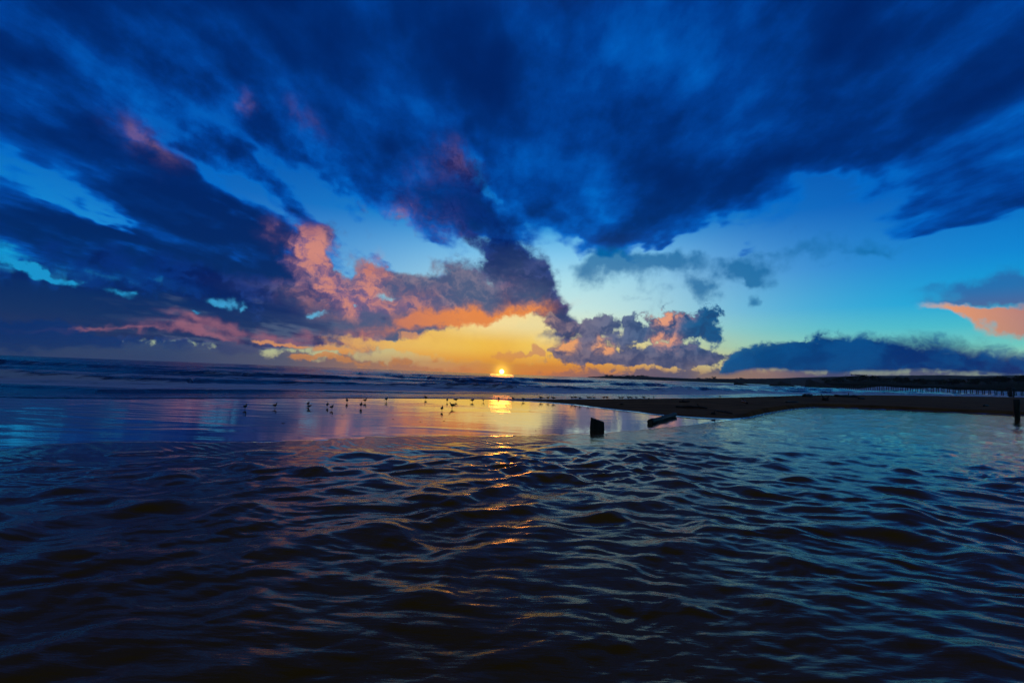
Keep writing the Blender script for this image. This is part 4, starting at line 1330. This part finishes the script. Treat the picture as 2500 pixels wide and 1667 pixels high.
def gull_meshes():
    out = {}
    # tail .. rump .. back .. breast .. neck .. head, one skin; head up or tucked low
    up = [(-0.235, 0.175, 0.006, 0.030), (-0.19, 0.180, 0.014, 0.038), (-0.13, 0.188, 0.036, 0.046), (-0.05, 0.192, 0.066, 0.066), (0.03, 0.198, 0.078, 0.074),
          (0.085, 0.215, 0.074, 0.066), (0.118, 0.252, 0.052, 0.046), (0.132, 0.295, 0.036, 0.034), (0.142, 0.325, 0.036, 0.034), (0.158, 0.338, 0.036, 0.034), (0.182, 0.338, 0.026, 0.025), (0.198, 0.335, 0.012, 0.012)]
    low = [(-0.235, 0.178, 0.006, 0.030), (-0.19, 0.182, 0.014, 0.038), (-0.13, 0.188, 0.038, 0.048), (-0.05, 0.192, 0.068, 0.068), (0.03, 0.198, 0.080, 0.076),
           (0.085, 0.212, 0.076, 0.070), (0.118, 0.236, 0.058, 0.052), (0.140, 0.258, 0.044, 0.040), (0.158, 0.268, 0.038, 0.036), (0.178, 0.268, 0.034, 0.032), (0.198, 0.264, 0.024, 0.023), (0.212, 0.260, 0.011, 0.011)]
    for nm, rows, bx, bz in (('up', up, 0.196, 0.334), ('low', low, 0.210, 0.259)):
        out['body_' + nm] = bm_mesh('body', loft(rows, 14), M_GULL)
        out['beak_' + nm] = bm_mesh('beak', loft([(bx - 0.006, bz, 0.011, 0.009), (bx + 0.02, bz - 0.001, 0.009, 0.007), (bx + 0.04, bz - 0.004, 0.006, 0.004), (bx + 0.052, bz - 0.011, 0.002, 0.002)], 8), M_BILL)
    # folded wing, left side; the other is its mirror image
    for s, nm in ((1, 'l'), (-1, 'r')):
        bm = bmesh.new()
        prof = [(0.085, 0.225, 0.020, 0.066), (0.04, 0.228, 0.048, 0.078), (-0.03, 0.222, 0.052, 0.074), (-0.10, 0.208, 0.040, 0.056), (-0.17, 0.196, 0.024, 0.038), (-0.24, 0.188, 0.012, 0.022), (-0.285, 0.184, 0.003, 0.012)]
        rings = []
        for x, z, hh, w in prof:
            rings.append([bm.verts.new((x, s * (w + 0.010 * math.cos(a)), z + hh * math.sin(a))) for a in (-1.57, -0.6, 0.3, 1.1, 1.57)] + [bm.verts.new((x, s * (w - 0.014), z))])
        for q, w_ in zip(rings[:-1], rings[1:]):
            for k in range(6):
                bm.faces.new((q[k], q[(k + 1) % 6], w_[(k + 1) % 6], w_[k]))
        bmesh.ops.recalc_face_normals(bm, faces=bm.faces)
        out['fold_' + nm] = bm_mesh('wing', bm, M_WING)
        # raised or spread wing: shoulder, wrist, tip, with trailing edge
        for pose, arm in (('spread', [(0.06, 0.06, 0.22), (0.09, 0.30, 0.26), (-0.02, 0.62, 0.235)]), ('raised', [(0.06, 0.06, 0.23), (0.07, 0.17, 0.40), (-0.06, 0.26, 0.60)])):
            bm = bmesh.new()
            ch = [0.15, 0.13, 0.015]
            R_ = []
            for i in range(9):
                f = i / 8 * 2
                j = min(int(f), 1)
                g = f - j
                p = Vector(arm[j]).lerp(Vector(arm[j + 1]), g)
                c = ch[j] * (1 - g) + ch[j + 1] * g
                th = 0.012 * (1 - i / 10)
                R_.append([bm.verts.new((p.x, s * p.y, p.z)), bm.verts.new((p.x - c * 0.4, s * p.y, p.z + th)), bm.verts.new((p.x - c, s * p.y, p.z - 0.01)), bm.verts.new((p.x - c * 0.4, s * p.y, p.z - th * 0.3))])
            for q, w_ in zip(R_[:-1], R_[1:]):
                for k in range(4):
                    bm.faces.new((q[k], q[(k + 1) % 4], w_[(k + 1) % 4], w_[k]))
            bm.faces.new(R_[0])
            bm.faces.new(R_[-1][::-1])
            bmesh.ops.recalc_face_normals(bm, faces=bm.faces)
            out[pose + '_' + nm] = bm_mesh('wing', bm, M_WING)
        bm = bmesh.new()
        pts = [(0.0, s * 0.032, 0.135), (0.005, s * 0.034, 0.07), (0.012, s * 0.034, 0.012)]
        rings = []
        for (x, y, z), r in zip(pts, (0.012, 0.007, 0.007)):
            rings.append([bm.verts.new((x + r * math.cos(a * 1.2566), y + r * math.sin(a * 1.2566), z)) for a in range(5)])
        for q, w_ in zip(rings[:-1], rings[1:]):
            for k in range(5):
                bm.faces.new((q[k], q[(k + 1) % 5], w_[(k + 1) % 5], w_[k]))
        out['leg_' + nm] = bm_mesh('leg', bm, M_BILL)
        bm = bmesh.new()
        f = [bm.verts.new(p) for p in ((0.0, s * 0.034, 0.014), (0.060, s * 0.034 - 0.026, 0.003), (0.066, s * 0.034, 0.003), (0.060, s * 0.034 + 0.026, 0.003), (-0.012, s * 0.034, 0.003))]
        for a, b_ in ((1, 2), (2, 3)):
            bm.faces.new((f[0], f[a], f[b_]))
        bm.faces.new((f[0], f[3], f[4]))
        bm.faces.new((f[0], f[4], f[1]))
        bm.faces.new((f[4], f[3], f[2], f[1]))
        out['foot_' + nm] = bm_mesh('foot', bm, M_BILL)
    return out


GM = gull_meshes()
GULL_SCALE = 0.62


def make_gull(head, wing):
    root = empty('gull', (0, 0, 0))
    link('body', GM['body_' + head], None, root)
    link('beak', GM['beak_' + head], None, root)
    for s in 'lr':
        link('wing', GM[wing + '_' + s], None, root)
        lg = link('leg', GM['leg_' + s], None, root)
        link('foot', GM['foot_' + s], None, lg)
    return root


def copy_thing(o):
    c = o.copy()
    COL.objects.link(c)
    for ch in o.children:
        d = ch.copy()
        COL.objects.link(d)
        d.parent = c
        for g in ch.children:
            e = g.copy()
            COL.objects.link(e)
            e.parent = d
    return c


PROTO = {}
# (x, y of the feet, heading in degrees: 0 faces right, 90 away, 180 left, head, wings, size, label)
GA, GB = 'gulls on the wet sand', 'gulls along the tip of the sand bar'
GULLS = [
    (598, 999, 65, 'up', 'fold', 1.0, GA, 'leftmost gull of the flock, standing by itself on the wet sand'),
    (671, 996, 55, 'up', 'fold', 1.0, GA, 'second gull from the left, alone on the wet sand'),
    (752, 991, 70, 'up', 'fold', 0.95, GA, 'gull standing just behind the one with spread wings'),
    (754, 997, 15, 'low', 'spread', 0.85, GA, 'gull with both wings spread low over the wet sand'),
    (799, 994, 80, 'up', 'fold', 1.0, GA, 'upper left gull of the close pair left of the sunset reflection'),
    (809.5, 1000, 60, 'up', 'fold', 1.0, GA, 'lower right gull of the close pair left of the sunset reflection'),
    (847, 983.5, 95, 'up', 'fold', 1.15, GA, 'plump gull seen from behind where the reflection turns orange'),
    (891, 982.5, -50, 'up', 'fold', 1.1, GA, 'gull at the waterline above the one that stretches its neck'),
    (881, 995, 80, 'up', 'fold', 1.15, GA, 'gull stretching its neck up, below another at the waterline'),
    (943, 980, 60, 'up', 'fold', 1.1, GA, 'gull alone at the left end of the golden reflection'),
    (1039, 975.5, 120, 'up', 'fold', 1.25, GA, 'tall upright gull alone at the edge of the sea'),
    (1091.5, 981.5, 85, 'up', 'fold', 1.1, GA, 'slim upright gull seen from behind, beside the hunched one'),
    (1113, 980.5, 0, 'low', 'fold', 1.15, GA, 'hunched gull standing side on with its head low, in the gold'),
    (1104, 997, 150, 'up', 'fold', 1.35, GA, 'big gull walking left with its head high, below the hunched one'),
    (1078.5, 1003.5, 75, 'up', 'fold', 1.1, GA, 'gull nearest to us of all, lowest on the wet sand'),
    (1153, 982, 30, 'low', 'fold', 1.1, GA, 'gull with its head tucked, left of the one raising its wings'),
    (1180, 980.5, 70, 'up', 'raised', 0.8, GA, 'gull raising its wings over the golden wet sand'),
    (1217, 975, 110, 'up', 'fold', 1.0, GA, 'gull just left of the bright spot of the sun'),
    (1252, 976, 165, 'up', 'fold', 1.0, GA, 'gull just right of the bright spot of the sun'),
    (1277, 977, 170, 'up', 'fold', 1.0, GA, 'gull at the very tip of the sand bar'),
    (1320, 975.5, 172, 'up', 'fold', 1.3, GB, 'first and largest gull of the row on the bar, from the left'),
    (1338, 975.2, 25, 'up', 'fold', 1.15, GB, 'second gull of the row on the bar, looking right'),
    (1351, 976, 168, 'low', 'fold', 1.2, GB, 'third gull of the row on the bar, head low'),
    (1396, 974.5, 175, 'up', 'fold', 1.15, GB, 'left gull of the tight trio on the bar'),
    (1405, 974.4, 178, 'low', 'fold', 1.2, GB, 'middle gull of the tight trio on the bar'),
    (1416, 976.0, 165, 'low', 'fold', 1.1, GB, 'right and lowest gull of the tight trio on the bar'),
    (1436, 975.0, 150, 'up', 'fold', 1.15, GB, 'upright gull at the left of the second trio on the bar'),
    (1442, 974.5, 175, 'low', 'fold', 1.0, GB, 'middle gull of the second trio on the bar'),
    (1450, 974.5, 170, 'up', 'fold', 1.0, GB, 'right gull of the second trio on the bar'),
    (1474, 974.4, 10, 'low', 'fold', 1.1, GB, 'left gull of the hunched pair on the bar'),
    (1482, 974.5, 178, 'low', 'fold', 1.15, GB, 'right gull of the hunched pair on the bar'),
    (1513, 974.6, 160, 'up', 'fold', 1.05, GB, 'left gull of the pair above the small bit of wood'),
    (1519, 974.5, 20, 'low', 'fold', 1.05, GB, 'right gull of the pair above the small bit of wood'),
    (1534, 974.6, 150, 'up', 'fold', 1.15, GB, 'left gull of the pair right of the small bit of wood'),
    (1541, 974.5, 175, 'low', 'fold', 1.1, GB, 'right gull of the pair right of the small bit of wood'),
    (1553, 974.0, 160, 'up', 'fold', 0.95, GB, 'gull between the last pair and the plump gull on the bar'),
    (1572, 975.0, 170, 'low', 'fold', 1.25, GB, 'plump gull near the right end of the row'),
    (1584, 976.5, 60, 'low', 'fold', 0.9, GB, 'small gull lower on the sand, right of the plump one'),
    (1596, 973.8, 100, 'up', 'fold', 0.9, GB, 'last gull at the right end of the row'),
    (1500, 979.0, 90, 'low', 'fold', 0.95, GB, 'gull standing lower on the sand, below the middle of the row'),
    (1758, 971.0, 20, 'low', 'fold', 0.9, GB, 'gull all alone far right of the row, by the surf'),
]
for x, y, hd, head, wing, size, grp, lab in GULLS:
    key = (head, wing)
    g = PROTO.get(key)
    if g is None:
        g = PROTO[key] = make_gull(head, wing)
    else:
        g = copy_thing(g)
    p = drop(x, y)
    g.location = (p.x, p.y, p.z - 0.004)
    face = math.atan2(p.x, p.y)
    g.rotation_euler = (0, 0, R(hd) - face)
    g.scale = (size * GULL_SCALE,) * 3
    tag(g, lab, 'gull', grp)

# ================================================================== scraps of weed on the flat
M_WEED = mat_rough('kelp', (0.02, 0.016, 0.008), (0.045, 0.034, 0.014), 12.0, 0.45, spec=0.5)


def scrap_mesh(seed):
    rnd = random.Random(seed)
    bm = bmesh.new()
    n = 8
    rings = []
    for i in range(n):
        f = i / (n - 1) - 0.5
        r = 0.13 * (1 - abs(f) * 1.6) + 0.02
        y = 0.12 * math.sin(i * 1.1 + seed)
        rings.append([bm.verts.new((f, y + r * math.cos(a), 0.07 * (1 + math.sin(i * 1.7 + seed)) * 0.5 + r * 0.55 * (1 + math.sin(a)))) for a in (0, 1.05, 2.1, 3.14, 4.19, 5.24)])
    for q, w in zip(rings[:-1], rings[1:]):
        for k in range(6):
            bm.faces.new((q[k], q[(k + 1) % 6], w[(k + 1) % 6], w[k]))
    bm.faces.new(rings[0])
    bm.faces.new(rings[-1][::-1])
    bmesh.ops.recalc_face_normals(bm, faces=bm.faces)
    return bm_mesh('seaweed_scrap', bm, M_WEED)


SCRAPS = [scrap_mesh(k) for k in range(4)]
GS = 'scraps of weed on the wet sand'
for k, (x, y, w, lab) in enumerate([
        (1480, 1061.5, 10, 'flat dark scrap of weed just below the square stump'), (1499, 1031, 6, 'scrap of weed right of the stump at half its height'), (1550, 1039.6, 4, 'speck of weed halfway between stump and log'),
        (1555, 1064, 7, 'scrap of weed below the sawn end of the log, nearest the ripples'), (1576, 1067, 4, 'speck of weed right of the lowest scrap below the log'), (1601, 1066, 4, 'speck of weed on the bright water below the log'),
        (1668, 1027, 5, 'scrap of weed right of the far end of the log'), (1687, 1039, 6, 'scrap of weed farthest right, where the ripples begin'), (1599, 1046, 6, 'scrap of weed below the middle of the log'), (1663, 1053, 4, 'speck of weed on the rosy patch right of the log'),
        (1452, 1068, 4, 'speck of weed lowest of those below the stump'), (1428, 1053, 5, 'scrap of weed close to the left foot of the stump'), (1399, 1051.5, 4, 'speck of weed left of the stump, second from it'), (1355, 1053, 4, 'speck of weed left of the stump, third from it'),
        (1317, 1045.5, 4, 'upper one of two specks far left of the stump'), (1308, 1050.5, 5, 'lower one of two specks far left of the stump'), (1373, 1010, 5, 'scrap of weed on the wet sand just below the bar edge'), (1293, 1003, 4, 'speck of weed below the tip of the bar'),
        (1178, 1014, 4, 'speck of weed in the middle of the golden reflection'), (1170, 1029, 4, 'speck of weed in the brightest yellow patch'), (1084, 1027.5, 6, 'scrap of weed below the gull that stands nearest'), (1026, 1029.5, 5, 'scrap of weed left of the yellow patch'),
        (960, 1023, 5, 'scrap of weed alone where the sand turns mauve'), (836, 1014, 5, 'scrap of weed below the gull stretching its neck'), (691, 1033, 9, 'large flat scrap of weed far left on the wet sand')]):
    p = at(x, y, 0.0)
    p.z = max(float(beach_h(np.array([p.x]), np.array([p.y]))[0]), 0.0)
    o = link('seaweed_scrap', SCRAPS[k % 4])
    o.location = p
    s = w / FPX * p.length
    o.scale = (s, s * 0.8, s * 0.8)
    o.rotation_euler = (0, 0, (k * 1.7) % 0.9 - 0.45)
    tag(o, lab, 'seaweed', GS)

# ================================================================== sea air
bm = bmesh.new()
box_bm(bm, -7900, 7900, -7900, 7900, -2.3, 155.0)
haze = from_bm('haze', bm, None, None, False)
tag(haze, kind='stuff')
hm = bpy.data.materials.new('sea_haze')
hm.use_nodes = True
hn = hm.node_tree.nodes
hn.clear()
ho = hn.new('ShaderNodeOutputMaterial')
hv = hn.new('ShaderNodeVolumePrincipled')
hv.inputs['Color'].default_value = (0.90, 0.92, 0.96, 1)
hv.inputs['Density'].default_value = 0.00006
hm.node_tree.links.new(hv.outputs[0], ho.inputs['Volume'])
haze.data.materials.append(hm)
